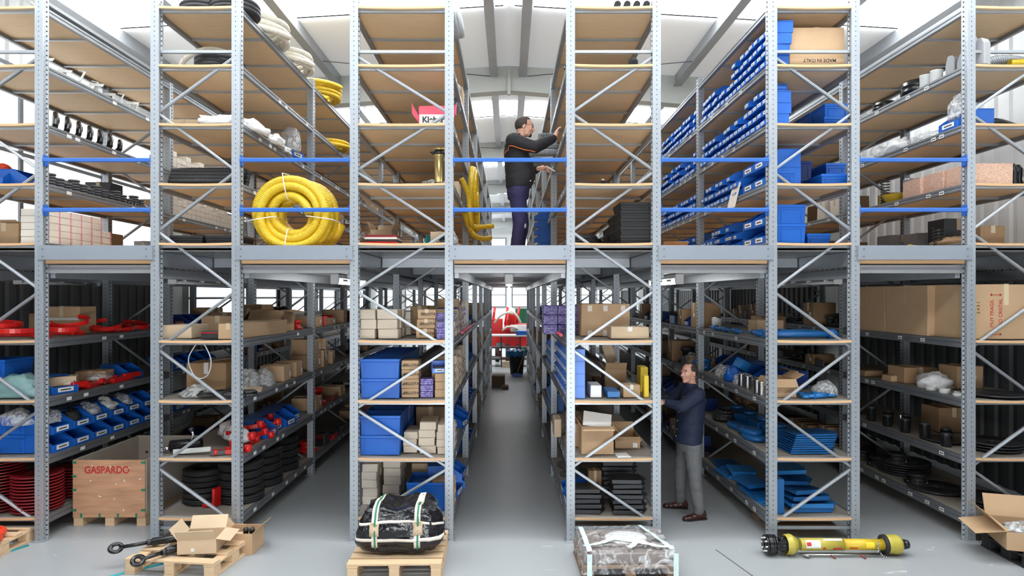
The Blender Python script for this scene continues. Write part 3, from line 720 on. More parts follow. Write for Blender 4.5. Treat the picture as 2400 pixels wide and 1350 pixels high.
# light blue bins of the film-pallet rack, facing the central aisle
for c in range(9):
    for t in range(4):
        clone('bin_l', BP['l'], (.60, .20 + c * .205, ZL[2] + t * .1285), -math.pi / 2, 'light blue bin, %s layer, column %s, %s' % (('bottom', 'second', 'third', 'top')[t], ORD[c], on('D', 2)), 'bin', 'light blue bins along the central aisle')
for lv, c0, c1, tt in ((3, 2, 9, 2), (2, 0, 6, 3), (1, 0, 5, 2)):
    for c in range(c0, c1):
        for t in range(tt):
            clone('bin_l', BP['l'], (.60, 2.68 + c * .22, ZL[lv] + t * .1285), -math.pi / 2, 'second-bay bin, %s layer, column %s, %s' % (('bottom', 'second', 'third')[t], ORD[c], on('D', lv)), 'bin', 'light blue bins along the central aisle')
for lv, c0, c1 in ((3, 0, 3), (2, 0, 5), (1, 0, 5), (0, 0, 4)):
    for c in range(c0, c1):
        clone('bin_b', BP['b'], (-.60, 2.8 + c * .32, ZL[lv]), math.pi / 2, 'blue bin in second bay, %s along the aisle, %s' % (ORD[c], on('C', lv)), 'bin', 'blue bins of the black-bundle rack')
for i, (y, lv, tz, rz) in enumerate(((.75, 0, 0, 1.4), (1.10, 0, .0, 1.75), (1.5, 0, 0, 1.5), (.72, 0, .193, 1.7), (1.6, 1, .0, 1.35), (1.95, 1, .0, 1.6))):
    clone('bin_b', BP['b'], (-.56 + .02 * (i % 2), y, ZL[lv] + tz), rz, 'blue bin jutting into central aisle, %s from front, %s' % (ORD[i], on('C', lv)), 'bin', 'blue bins of the black-bundle rack')
# blue bins, red-disc rack third shelf from the ground: two tiers with labels
for c in range(6):
    for t in range(2):
        clone('bin_b', BP['b'], (-4.80, .33 + c * .325, ZL[1] + t * .192), math.pi / 2, 'blue parts bin, %s tier, %s from the front, %s' % (('lower', 'upper')[t], ORD[c], on('A', 1)), 'bin', 'parts bins above the red discs')
for c in range(4):
    clone('bin_b', BP['b'], (-4.80, 2.75 + c * .325, ZL[1]), math.pi / 2, 'blue parts bin in second bay, %s from the front, %s' % (ORD[c], on('A', 1)), 'bin', 'parts bins above the red discs')
    clone('bin_b', BP['b'], (-4.80, 2.75 + c * .325, ZL[2]), math.pi / 2, 'blue parts bin in second bay, %s from the front, %s' % (ORD[c], on('A', 2)), 'bin', 'parts bins above the red discs')
for t in range(2):
    clone('crate_a', lambda: rim_crate(.29, .42, .195, 'plastic_blue'), (-5.23, .16, ZL[1] + t * .197), 0, 'large blue crate, %s of two, beside the open bins %s' % (('lower', 'upper')[t], on('A', 1)), 'crate', 'blue crates')
    clone('crate_a', None, (-5.47, .2, ZL[2] + t * .197), 0, 'deep blue crate, %s of two, by the teal sack %s' % (('lower', 'upper')[t], on('A', 2)), 'crate', 'blue crates')
clone('bin_b', BP['b'], (-4.85, .45, ZL[2]), 1.3, 'blue bin behind the teal sack ' + on('A', 2), 'bin', None)
clone('bin_b', BP['b'], (-4.84, 1.75, ZL[2]), 1.57, 'blue bin beyond the red plates ' + on('A', 2), 'bin', None)
# blue bins of the tyre rack, behind the red castings
for c in range(4): clone('bin_b', BP['b'], (-2.80 - .05 * (c % 2), 1.0 + c * .33, ZL[1]), 1.5, 'blue bin behind red castings, %s from the front, %s' % (ORD[c], on('B', 1)), 'bin', 'bins behind the red castings')
clone('bin_b', BP['b'], (-2.81, 1.95, ZL[6] + .06), 1.35, 'blue bin tipping over the shelf edge ' + on('B', 6), 'bin', None)
blob('plastic_bag', (-2.9, 1.93, ZL[6] + .13), (.13, .15, .26), 'clear_bag', 'clear bag standing in the tipping blue bin', seed=3)
# ================================================================ stacked blue crates
def crates(rk, lv, px0, px1, h, D, n, depth, rows, desc, m='plastic_blue', gap=.01, key=None, group='stacked blue crates'):
    x0, x1 = wx(px0, D), wx(px1, D); w = x1 - x0; k = key or '%s%d%d' % (rk, lv, px0)
    for r in range(rows):
        for t in range(n):
            clone(k, lambda: rim_crate(w, depth, h, m), (x0 + w / 2 + rnd.uniform(-.006, .006), D - D0 + r * (depth + gap), ZL[lv] + t * (h + .001)), 0,
                  '%s, %s in its stack%s, %s' % (desc, ('lowest', 'second', 'third', 'fourth')[t] if n > 1 else 'alone', (', %s row' % ORD[r]) if rows > 1 else '', on(rk, lv)), 'crate', group)
crates('C', 2, 843, 936, .205, 6.56, 2, .30, 5, 'blue crate')
crates('C', 1, 843, 938, .205, 6.56, 2, .30, 5, 'blue crate')
crates('C', 0, 952, 1046, .30, 6.64, 1, .42, 1, 'wide blue crate')
crates('E', 7, 1820, 1841, .135, 6.56, 3, .5, 1, 'narrow blue crate'); crates('E', 6, 1820, 1842, .135, 6.56, 3, .5, 1, 'narrow blue crate')
crates('E', 6, 1932, 1992, .142, 6.75, 2, .30, 4, 'blue crate'); crates('E', 6, 1850, 1884, .115, 6.9, 1, .35, 3, 'low navy crate', 'plastic_navy')
crates('E', 5, 1925, 1992, .118, 6.60, 1, .28, 2, 'low blue crate'); crates('E', 5, 1936, 1985, .118, 7.2, 3, .28, 4, 'stacked blue crate')
crates('E', 5, 1820, 1862, .15, 6.6, 1, .35, 1, 'square blue crate'); crates('E', 5, 1865, 1905, .2, 7.3, 2, .35, 3, 'dark blue crate', 'plastic_navy')
crates('E', 4, 1822, 1890, .20, 6.56, 2, .34, 1, 'tall blue crate'); crates('E', 4, 1892, 1948, .115, 6.7, 1, .34, 2, 'low wide blue crate')
# ================================================================ cartons: lower storey
g1 = 'plain buff cartons'
def stack(rk, lv, px0, px1, D, n, hp, depth, desc, m='card_grey', rows=1, tilt=0, **k):
    x0, x1 = wx(px0, D), wx(px1, D); w = x1 - x0
    for r in range(rows):
        for t in range(n):
            carton((x0 + x1) / 2 + rnd.uniform(-.008, .008), D - D0 + r * (depth + .01) + rnd.uniform(0, .012), ZL[lv] + t * (hp + .001), w - .004, depth, hp,
                   '%s, %s up%s, %s' % (desc, ORD[t], (', %s row' % ORD[r]) if rows > 1 else '', on(rk, lv)), m=m, rz=tilt + rnd.uniform(-.03, .03), seed=t * 7 + r, **k)
stack('C', 3, 843, 880, 6.62, 3, .102, .16, 'buff carton beside the post', rows=3, tape=0); stack('C', 3, 884, 932, 6.64, 3, .102, .16, 'buff carton, inner pile', rows=3, tape=0)
stack('C', 3, 940, 962, 7.3, 3, .09, .2, 'grey carton behind the buff ones', 'card_white', rows=3, tape=0)
CT('C', 3, 962, 1004, 718, 7.5, .35, 'plain brown carton at the back', m='card'); CT('C', 3, 1005, 1044, 718, 7.5, .35, 'brown carton next to a twin at the back', m='card')
for t in range(3):
    carton(wx(997, 6.75) + .008 * t, .27, ZL[3] + t * .104, .195, .15, .10, 'small branded carton with dark lettering, %s of three, %s' % (ORD[t], on('C', 3)), 'card', 1, rz=.02, seed=t, txt=('BELLOTA', .038, .09, .5), group='branded tool cartons', rx=0)
MARK = MB().prism([(-.012, -.012), (.012, -.012), (.004, -.002), (.006, .012), (-.002, .004)], 'y', -.0045, -.003).mesh('printed_emblem', ['ink'])
for t in range(4):
    o_ = carton(wx(961, 6.62), .16, ZL[2] + t * .0975, .182, .2, .096, 'branded carton in a column of four, %s up, %s' % (ORD[t], on('C', 2)), 'card', 0, seed=t, txt=('BELLOTA', .038, .09, .5), group='branded tool cartons')
    OB('printed_emblem', MARK, o_, (-.068, 0, .048))
for t in range(3):
    carton(wx(1034, 6.6) , .15, ZL[3] + t * .06, .10, .2, .058, 'purple printed carton, %s up, %s' % (ORD[t], on('C', 3)), 'purple_print', 0, seed=t, group='purple printed cartons')
    carton(wx(1000, 6.62), .16, ZL[2] + t * .066, .135, .17, .064, 'purple printed carton, %s up, %s' % (ORD[t], on('C', 2)), 'purple_print', 0, seed=t, group='purple printed cartons')
stack('C', 2, 1018, 1046, 6.6, 3, .084, .22, 'small brown carton beside the post', 'card', tape=0)
clone('bin_top', lambda: bin_proto(.15, .2, .12, 'plastic_light_blue'), (wx(1030, 6.6), .15, ZL[2] + .258), .2, 'light blue bin on top of the brown cartons ' + on('C', 2), 'bin', None)
stack('C', 1, 945, 978, 6.66, 3, .072, .18, 'buff carton in a low pile', rows=2, tape=0); stack('C', 1, 982, 1021, 6.62, 4, .082, .18, 'buff carton in a tall pile', rows=2, tape=0, tilt=.06)
stack('C', 1, 1024, 1047, 6.60, 4, .076, .18, 'buff carton against the post', rows=2, tape=0)
CT('C', 1, 975, 1044, 955, 7.6, .4, 'brown carton at the back')
stack('C', 0, 848, 884, 6.85, 5, .088, .19, 'grey carton in the outer pile', 'card_white', rows=2, tape=0); stack('C', 0, 897, 938, 6.95, 5, .092, .19, 'grey carton in the inner pile', 'card_white', rows=2, tape=0, tilt=-.05)
CT('C', 0, 965, 1022, 1088, 7.2, .35, 'carton poking up behind the wide blue crate', m='card_light')
# cartons along the central aisle, third rack
for lv, ms in ((3, ('card', 'card_light', 'purple_print')), (2, ('card', 'card_light', 'card_grey')), (1, ('card_light', 'purple_print', 'card_white')), (0, ('card', 'card_dark'))):
    y = .42; i = 0; r_ = random.Random(lv)
    while y < 2.1:
        wd = r_.uniform(.14, .24); nst = 4 if lv in (3, 2) else 3; hh = r_.uniform(.07, .105)
        if lv in (0, 1) and y > .6: break
        for t in range(nst - (r_.random() < .4)):
            carton(-.585 - .002, y, ZL[lv] + t * (hh + .001), wd - .012, .24, hh, 'small carton facing the central aisle, pile %s, %s up, %s' % (ORD[i], ORD[t], on('C', lv)), ms[(i + t) % len(ms) if 'print' in ms[-1] else i % len(ms)], 0, rz=math.pi / 2, seed=t + i, sticker=(0, .5, .06, .03), group='small cartons along the central aisle')
        y += wd; i += 1
# fourth rack
for t in range(3):
    for q in range(3): carton(wx(1326, 7.35) + (q - 1) * .17, 1.0, ZL[3] + t * .115, .165, .3, .112, 'purple printed carton, %s up, %s across, %s' % (ORD[t], ORD[q], on('D', 3)), 'purple_print', 0, seed=t + q, group='purple printed cartons')
o = CT('D', 3, 1362, 1476, 713, 7.12, .42, 'large brown carton with pale stickers', m='card', tape=0)
for a in (-.32, 0, .36):
    for zz in (.88, .08): mk('paper_label', MB().box(a * .55 - .025, a * .55 + .025, -.004, -.002, zz * .35 - .03, zz * .35 + .035), 'card_white', o)
CT('D', 3, 1432, 1521, 768, 6.64, .36, 'flat tan carton with clear tape', m='card_light', tm='tape_clear', rz=-.04)
carton(.8, 2.6, ZL[3], .3, .3, .3, 'brown carton beyond the purple ones ' + on('D', 3), 'card', 1)
CT('D', 2, 1384, 1410, 905, 6.62, .3, 'narrow white carton', m='white_plastic', tape=0); CT('D', 2, 1424, 1453, 919, 6.62, .35, 'small bright blue carton', m='paint_sky', tape=0)
CT('D', 2, 1461, 1500, 904, 6.62, .18, 'brown carton with clear tape', m='card', tm='tape_clear'); CT('D', 2, 1510, 1521, 882, 6.62, .12, 'yellow upright folder box', m='yellow_bright', tape=0)
CT('D', 2, 1501, 1519, 862, 7.0, .2, 'yellow green upright box', m='yellow_bright', tape=0)
CT('D', 2, 1418, 1468, 868, 7.3, .32, 'open carton with loose flaps', m='card', opened=1)
o = carton(wx(1437, 7.6), 1.2, ZL[2] + .26, .13, .06, .24, 'tan carton leaning upright on the open one ' + on('D', 2), 'card_light', 0); o.rotation_euler = (0, -.3, 0)
CT('D', 2, 1395, 1440, 890, 7.7, .3, 'low dark carton at the back', m='card_dark')
o = CT('D', 1, 1363, 1438, 1001, 6.60, .30, 'tall open carton with white paper inside', m='card', opened=1, seed=5); mk('paper_sheet', MB().obox((0.01, .10, .34), (.30, .01, .16), (-.5, .15, 0)), 'paper', o)
CT('D', 1, 1442, 1500, 1026, 6.85, .32, 'low open carton with a small label', m='card', opened=1, sticker=(.3, .3, .05, .05))
CT('D', 1, 1299, 1316, 985, 7.4, .3, 'upright carton at the aisle edge', m='card_light'); carton(.72, .45, ZL[1], .15, .3, .26, 'tall carton beside the post ' + on('D', 1), 'card', 1)
carton(.85, 1.2, ZL[1], .3, .35, .2, 'brown carton behind the tall open one ' + on('D', 1), 'card_dark', 1)
tag(mk('paper_sheet', MB().obox((wx(1462, 6.5), .13, ZL[1] - .004), (.14, .2, .002), (0, 0, .1)), 'paper'), 'white paper sheet lying before the open cartons', 'paper')
# second rack
CT('B', 3, 380, 448, 763, 6.68, .38, 'flat tan lidded carton', m='card_light', tape=0)
carton(-2.92, .1, ZL[3], .21, 1.22, .165, 'long brown carton reaching along the shelf edge ' + on('B', 3), 'card', 1, rz=-.07)
o = CT('B', 3, 471, 518, 778, 6.62, .2, 'flat black box with red rim', m='graphite', tape=0); mk('red_band', MB().box(-.108, .108, -.004, .202, .060, .068), 'paint_red', o)
carton(-3.05, 1.5, ZL[3], .42, .45, .27, 'open brown carton with a taped label ' + on('B', 3), 'card', opened=1, rz=.05, sticker=(.25, .5, .09, .16))
carton(-3.4, .9, ZL[3], .35, .3, .22, 'crushed tan carton behind the flat one ' + on('B', 3), 'card', 1, rz=.2); carton(-3.0, 1.0 + .42, ZL[3] + .0, .01, .01, .01, 'tiny tan carton scrap ' + on('B', 3), 'card', 0) if 0 else None
carton(-3.45, 1.9, ZL[3], .35, .4, .34, 'dark brown carton at the back ' + on('B', 3), 'card_dark', 1)
CT('B', 2, 436, 530, 852, 7.0, .32, 'brown carton half inside a clear bag', m='card_dark', tm='tape_clear')
tag(mk('flat_cartons', MB().obox((-2.93, .62, ZL[2] + .035), (.30, .2, .02), (.12, .18, .3)), 'card_light'), 'folded tan carton lying at the shelf edge ' + on('B', 2), 'box')
for i, (y, t) in enumerate(((1.5, 0), (1.95, 0))): carton(-2.79, y, ZL[2], .26, .3, .2, 'brown carton beside a blue bin, %s, %s' % (ORD[i], on('B', 2)), 'card', 1, rz=math.pi / 2, sticker=(.3, .4, .05, .06))
for i, (y, z, w, h) in enumerate(((2.75, 0, .34, .22), (2.78, .222, .30, .22), (3.15, 0, .32, .26), (3.6, 0, .3, .2), (3.2, .262, .24, .16))): carton(-2.79, y, ZL[2] + z, w, .35, h, 'brown carton in second bay, %s, %s' % (ORD[i], on('B', 2)), 'card', 1, rz=math.pi / 2 + .05 * i, sticker=(.25, .5, .08, .08), group='second-bay cartons of the tyre rack')
carton(-5.25, .95, ZL[3], .42, .3, .33, 'brown carton with paper tape above red hoops ' + on('A', 3), 'card', 1, sticker=(.0, .55, .42, .03))
carton(-4.98, .55, ZL[2], .30, .22, .17, 'tan carton tilted open-side down ' + on('A', 2), 'card_light', 0, rz=.5, sticker=(.2, .6, .06, .05)); carton(-5.05, 1.15, ZL[2], .34, .25, .16, 'brown carton behind the tilted one ' + on('A', 2), 'card', 1, rz=.2)
# sixth rack: big fragile-marked boxes
for i, (y, w) in enumerate(((.62, .80), (1.43, .80))):
    o = carton(4.70, y + w / 2, ZL[3], w - .01, .86, .575, 'large brown box, %s along the shelf, %s' % (('first', 'second')[i], on('F', 3)), 'card', 1, rz=-math.pi / 2, group='large boxes of the fragile-box rack', tm='tape_clear')
    for s in (-1, 1): mk('box_flap', MB().box(s * w / 2 * .985 if s < 0 else .004, -.004 if s < 0 else w / 2 * .985, -.006, -.002, .30, .57), 'card', o)
o = carton(5.165, .10, ZL[3], .77, .55, .575, 'large brown box marked with red fragile lettering ' + on('F', 3), 'card', 1, tm='tape')
text('MUY FRAGIL', .052, 'ink_red', o, (-.15, -.004, .27), (R(90), R(-90), 0)); text('OJO CRISTAL', .052, 'ink_red', o, (-.06, -.004, .27), (R(90), R(-90), 0)); text('5 4 5 1', .045, 'ink', o, (-.29, -.004, .33), (R(90), R(-90), 0))
b = MB()
for zz in (.05, .46): b.box(-.17, -.05, -.0045, -.003, zz, zz + .005); b.prism([(-.17, zz + .003), (-.15, zz + .018), (-.15, zz - .012)], 'y', -.0045, -.003); b.prism([(-.05, zz + .003), (-.07, zz + .018), (-.07, zz - .012)], 'y', -.0045, -.003)
mk('printed_arrows', b, 'ink_red', o)
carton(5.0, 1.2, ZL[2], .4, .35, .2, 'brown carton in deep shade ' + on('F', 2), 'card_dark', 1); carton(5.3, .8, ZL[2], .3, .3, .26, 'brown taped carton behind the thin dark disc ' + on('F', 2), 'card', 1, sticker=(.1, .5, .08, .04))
carton(2.9, .18, ZL[2], .24, .34, .19, 'brown open carton beside steel sleeves ' + on('E', 2), 'card', opened=1, seed=11)
carton(3.05, .9, ZL[3], .3, .3, .17, 'brown carton behind the blue rods ' + on('E', 3), 'card', 1)
# ================================================================ cartons: upper storey
o = carton(3.205, .12, ZL[7], .575, .55, .42, 'big brown carton with upside-down printing ' + on('E', 7), 'card', 1, sticker=(.1, .62, .012, .11, 'card_white'))
text('MADE IN ITALY', .05, 'ink', o, (.03, -.004, .075), (R(90), R(180), 0), bold=.001); text('ooo', .04, 'ink', o, (.0, -.004, .32), (R(90), 0, 0), bold=.001)
blob('plastic_bag', (wx(1833, 6.7), .3, ZL[7] + .41), (.12, .12, .06), 'white_bag', 'crumpled white bag on the narrow crates ' + on('E', 7), seed=4)
for c in range(6):
    for t in range(5):
        if c == 5 and t > 2: continue
        o = carton(-4.80, .22 + c * .172, ZL[4] + t * .073, .165, .3, .072, 'white carton with pink stripe, %s up, column %s, %s' % (ORD[t], ORD[c], on('A', 4)), 'card_white', 0, rz=math.pi / 2, seed=c * 5 + t, group='pink-striped cartons')
        mk('pink_stripe', MB().box(.055, .07, -.003, -.001, .0, .07), 'pink', o)
for lv, c0, n, tiers, y0, ds in ((5, 0, 15, 3, 2.62, 'carton'), (6, 0, 8, 3, 2.6, 'carton')):
    for c in range(n):
        for t in range(tiers + (c % 3 == 0)):
            carton(-4.80, y0 + c * .135, ZL[lv] + t * .076, .128, .24, .075, 'little cream carton, %s up, column %s, %s' % (ORD[t], ORD[c], on('A', lv)), 'card_white', 0, rz=math.pi / 2 + rnd.uniform(-.04, .04), seed=c + t, group='little cream cartons')
for i, (x, y, w, h) in enumerate(((-3.5, .3, .34, .12), (-3.45, .75, .36, .17), (-3.1, .6, .3, .1))): carton(x, y, ZL[6], w, .3, h, 'tan carton with creased top, %s, %s' % (ORD[i], on('B', 6)), 'card_light', 1, rz=.1 * i, group=None)
CT('A', 4, 5, 50, 528, 6.9, .3, 'brown carton behind the brace', m='card_light', opened=1)
CT('A', 4, 40, 92, 520, 7.1, .4, 'brown carton at the back', m='card')
for i in range(4):
    for t in range(3): carton(-5.2 + .0 * i, .95 + i * .19, ZL[5] + t * .068, .18, .16, .066, 'red and white carton, %s up, column %s, %s' % (ORD[t], ORD[i], on('A', 5)), 'paint_red' if (i + t) % 2 else 'card_white', 0, rz=math.pi / 2, seed=i + t, group='red and white cartons')
carton(-2.15, 1.4, 2.885, .28, .3, .22, 'tan carton on the walkway behind the hose coil', 'card_light', 1) if 0 else None
CT('C', 4, 868, 918, 540, 7.3, .4, 'flat open tan carton', m='card_light', opened=2)
for i, (m, h) in enumerate((('paint_red', .022), ('graphite', .02), ('card_white', .022), ('dark_red', .02))): tag(mk('flat_box', MB().box(-1.52, -1.18, .18, .5, ZL[4] + sum((.024,) * i), ZL[4] + .0235 * (i + 1)), m, bevel=.002), '%s flat box in a low pile, %s up, %s' % (('red', 'dark', 'white', 'maroon')[i], ORD[i], on('C', 4)), 'box')
for lv, x, y, w, h, m in ((7, -.72, 1.3, .3, .2, 'card'), (6, -.75, 2.6, .35, .25, 'card'), (5, -.72, 1.0, .25, .2, 'card_light'), (4, -.74, .3, .2, .14, 'card_light')): carton(x, y, ZL[lv], w, .3, h, 'brown carton near the central aisle edge ' + on('C', lv), m, 1)
carton(1.95, 1.0, 2.885, .30, .3, .2, 'brown carton on the walkway by the blue bins', 'card', opened=1, seed=3); carton(2.3, 1.35, 2.885, .34, .3, .26, 'larger brown carton standing on the walkway by the blue bins', 'card', 1)
blob('plastic_bag', (2.4, .75, 2.885), (.18, .2, .14), 'white_bag', 'white sack on the walkway by the blue bins', seed=8)
tag(mk('document_pouch', MB().obox((2.655, 1.0, ZL[5] + .02), (.012, .24, .30), (0, .25, 0)), 'card_white'), 'clear pouch with papers hanging before the bins ' + on('E', 5), 'pouch')
# printed pattern boxes of the fragile-box rack
for i, y in enumerate((.1, .45)):
    o = carton(5.0 if i == 0 else 4.98, y, ZL[5], .46, .33, .22, 'patterned tan box printed with slanting rows, %s, %s' % (('first', 'second')[i], on('F', 5)), 'pattern_print', 0, group=None)
carton(4.72, .95, ZL[5], .34, .3, .2, 'patterned tan box facing the walkway ' + on('F', 5), 'pattern_print', 0, rz=-math.pi / 2)
for i, (y, w, h) in enumerate(((2.7, .26, .24), (3.1, .22, .3))): carton(4.72, y, ZL[5], w, .3, h, 'white carton in second bay, %s, %s' % (ORD[i], on('F', 5)), 'card_white', 1, rz=-math.pi / 2)
for i, y in enumerate((2.75, 3.0, 3.3)): carton(4.72, y, ZL[4], .22, .3, .16, 'tan carton in second bay, %s, %s' % (ORD[i], on('F', 4)), ('card', 'card_light', 'card_white')[i], 1, rz=-math.pi / 2)
# ================================================================ yellow hose coil and other hoses
coil('hose_coil', (-2.26, .10, 2.886 + .478), .205, .05, 4, 3, 'hose_yellow', 'large coil of yellow corrugated hose standing on the walkway', 'y', seed=1, n=14, jitter=.02)
HC = bpy.data.objects['hose_coil']; HC.scale = (.93, 1, .90)
for k, a in enumerate((100, 190, 262, 352)):
    a = R(a); c, s = math.cos(a), math.sin(a); p = []
    for (q, y) in ((.18, -.055), (.33, -.065), (.47, -.055), (.495, .14), (.47, .34), (.33, .355), (.18, .34), (.165, .14)): p.append((c * q, y, s * q))
    b = MB().tube(p, .006, 6, closed=True, uv=False); mk('tie_cord', b, 'white_plastic', HC)
def droop(name, pts, r, m, label, cat='hose', group=None):
    P = [Vector(p) for p in pts]; out = []
    for i in range(len(P) - 1):
        a, b, c, d = P[max(i - 1, 0)], P[i], P[i + 1], P[min(i + 2, len(P) - 1)]
        for k in range(8):
            t = k / 8; out.append(.5 * ((2 * b) + (c - a) * t + (2 * a - 5 * b + 4 * c - d) * t * t + (3 * b - a - 3 * c + d) * t ** 3))
    out.append(P[-1]); return tag(mk(name, MB().tube(out, r, 10), m), label, cat, group)
xb = RK['B'][1]
coil('hose_coil', (-3.0, 1.02, ZL[8] + .01), .28, .038, 3, 2, 'hose_cream', 'cream ribbed hose coil overhanging top shelf of tyre rack', seed=2)
coil('hose_coil', (-2.98, 1.93, ZL[8] + .01), .27, .035, 3, 2, 'hose_cream', 'second cream hose coil further along top shelf of tyre rack', seed=3)
coil('hose_coil', (-2.98, 3.2, ZL[8] + .01), .26, .032, 3, 3, 'hose_yellow', 'yellow hose coil overhanging top shelf of tyre rack', seed=4)
coil('hose_coil', (-2.93, 3.9, ZL[7] + .01), .22, .03, 2, 2, 'hose_yellow', 'yellow hose coil below the overhanging one ' + on('B', 7), seed=5)
droop('ribbed_hose', [(-3.62, .5, ZL[7] + .02), (-3.58, .5, ZL[7] + .22), (-3.35, .55, ZL[7] + .36), (-3.1, .6, ZL[7] + .3), (-3.0, .7, ZL[7] + .05)], .03, 'hose_cream', 'arched cream hose behind the tyre ' + on('B', 7))
for i, (y, z, m, rr) in enumerate(((1.9, 3.95, 'hose_yellow', .24), (2.2, 3.72, 'hose_yellow', .22))):
    coil('hose_coil', (-.52, y + .3, z), rr, .035, 2, 2, m, 'yellow hose coil hanging at the central aisle, %s' % ('upper' if i == 0 else 'lower'), 'x', seed=8 + i)
droop('ribbed_hose', [(-.60, 1.5, 4.0), (-.52, 1.6, 3.8), (-.50, 1.7, 3.5), (-.45, 1.8, 3.42), (-.2, 1.85, 3.44)], .032, 'hose_yellow', 'yellow hose end reaching out over the central aisle')
droop('ribbed_hose', [(-.62, 1.9, 3.7), (-.5, 1.95, 3.36), (-.35, 1.95, 3.28), (-.24, 2.0, 3.3)], .034, 'hose_yellow', 'short yellow hose end below the longer one at the central aisle')
coil('hose_coil', (.45, 2.3, 4.38), .20, .045, 2, 2, 'hose_grey', 'dark grey hose coil jutting out beside the man in black', seed=12)
for i, y in enumerate((2.5, 3.0)):
    p = [(.42 + .0022 * k, y + .07 * math.cos(k * .6), 4.76 - 0 * i + .07 * math.sin(k * .6)) for k in range(90)]; tag(mk('spring_coil', MB().tube(p, .005, 5), 'galv_dark'), 'long grey wire spring hanging over the central aisle, %s' % ('upper' if i == 0 else 'lower'), 'spring')
droop('ribbed_hose', [(5.0, .25, ZL[7] + .07), (5.2, .22, ZL[7] + .11), (5.5, .25, ZL[7] + .09), (5.62, .3, ZL[7] + .07)], .06, 'hose_grey', 'thick grey ribbed hose ' + on('F', 7)); droop('ribbed_hose', [(5.2, .1, ZL[7] + .04), (5.4, .1, ZL[7] + .05), (5.6, .12, ZL[7] + .045)], .038, 'hose_yellow', 'yellow ribbed hose before the grey one ' + on('F', 7))
for i, (x, y) in enumerate(((4.8, 1.6), (4.75, 3.0), (4.8, .6))):
    p = [(x + .05 * math.cos(k * .7), y + .05 * math.sin(k * .7), ZL[4 if i else 5] + .012 + .004 * k) for k in range(80 if i < 2 else 50)]; tag(mk('spring_coil', MB().tube(p, .007, 6), 'black_gloss'), 'upright black coil spring, %s, %s' % (ORD[i], on('F', 4 if i else 5)), 'spring')
# ================================================================ tyres, discs, drums
TY = tyre_mesh(.235, .062, 'tyre'); TY2 = tyre_mesh(.25, .14, 'tyre')
for j, (x, y, n) in enumerate(((-3.385, .56, 6), (-3.0, .6, 5), (-3.0, 1.2, 5), (-3.02, 1.85, 5), (-3.42, 1.3, 5))):
    for t in range(n):
        o = OB('small_tyre', TY if j < 1 else TY2, None, (x + rnd.uniform(-.012, .012), y + rnd.uniform(-.01, .01), ZL[0] + t * (.0625 if j < 1 else .1405)), (0, 0, t)); o.scale = (.96, .96, 1 if j < 1 else .62) ; o.location.z = ZL[0] + t * (.0625 if j < 1 else .088)
        tag(o, 'black tyre, %s up in %s stack, %s' % (ORD[t], ORD[j], on('B', 0)), 'tyre', 'small tyres stacked on the bottom shelf')
tag(mk('paper_label', MB().obox((0, 0, 0), (.04, .002, .035)), 'paper', bpy.data.objects['small_tyre.005'], (-.03, -.238, .03)))
for i, (x, y, z, r, lab_) in enumerate(((-3.1, .32, ZL[7], (0, 0, 0), 'fat black tyre lying by the arched hose ' + on('B', 7)), (-3.3, .4, ZL[8], (0, 0, 0), 'grey tyre lying on top shelf of tyre rack'), (-2.93, .3, ZL[8], (0, 0, 0), 'black tyre at the aisle edge, top shelf of tyre rack'))):
    o = OB('tyre', TY2, None, (x, y, z), r); o.scale = (1.02, 1.02, 1.15); tag(o, lab_, 'tyre')
DR = disc_mesh(.235, .032, 'red_disc', 'dark_red')
for j, (x, y, n) in enumerate(((-5.02, .27, 12), (-5.45, .30, 18), (-5.0, .85, 10), (-5.0, 1.45, 9))):
    for t in range(n): tag(OB('coulter_disc', DR, None, (x + rnd.uniform(-.006, .006), y, ZL[0] + t * .0325)), 'red metal disc, %s up in %s stack, %s' % (ORD[t], ORD[j], on('A', 0)), 'disc', 'stacked red discs')
DK = disc_mesh(.30, .03, 'black_disc', 'graphite')
for j, (x, y, lv, n, sc_) in enumerate(((5.02, .95, 0, 1, 1.0), (5.1, 1.7, 0, 5, 1.0), (5.1, 2.9, 0, 6, 1), (5.2, .32, 2, 1, 1.0), (5.25, .4, 1, 3, .9), (4.98, .75, 1, 1, .7), (5.3, .45, 0, 2, 1))):
    for t in range(n):
        o = OB('plough_disc', DK, None, (x, y, ZL[lv] + t * .03)); o.scale = (sc_, sc_, 1); tag(o, 'dark metal disc, %s up in pile %s, %s' % (ORD[t], ORD[j], on('F', lv)), 'disc', 'dark discs')
def drum(name, x, y, z, r, h, m, label, rot=(0, 0, 0), cat='drum'):
    b = MB().lathe([(0, 0), (r * .9, 0), (r, .02), (r, h * .3), (r * 1.03, h * .33), (r, h * .36), (r, h * .62), (r * 1.03, h * .65), (r, h * .68), (r, h * .85), (r * .8, h * .97), (r * .35, h), (r * .33, h * 1.05), (0, h * 1.05)], 28)
    o = mk(name, b, m, None, (x, y, z), rot); mk('drum_lid', MB().lathe([(r * .5, 0), (r * .9, -.01), (r * 1.0, -.03)], 28), m, o, (0, 0, h)); return tag(o, label, cat)
drum('water_tank', 4.90, 1.12, ZL[7], .17, .20, 'black_gloss', 'round black tank, larger of two, ' + on('F', 7)); drum('water_tank', 4.87, 1.72, ZL[7], .14, .13, 'black_gloss', 'low round black tank, smaller of two, ' + on('F', 7))
for i, y in enumerate((.78, .60)): can('plastic_pipe', 4.78, y, ZL[7], .062, .15 - .01 * i, 'grey_light', 'short pale grey pipe collar, %s, %s' % (ORD[i], on('F', 7)), 'pipe')
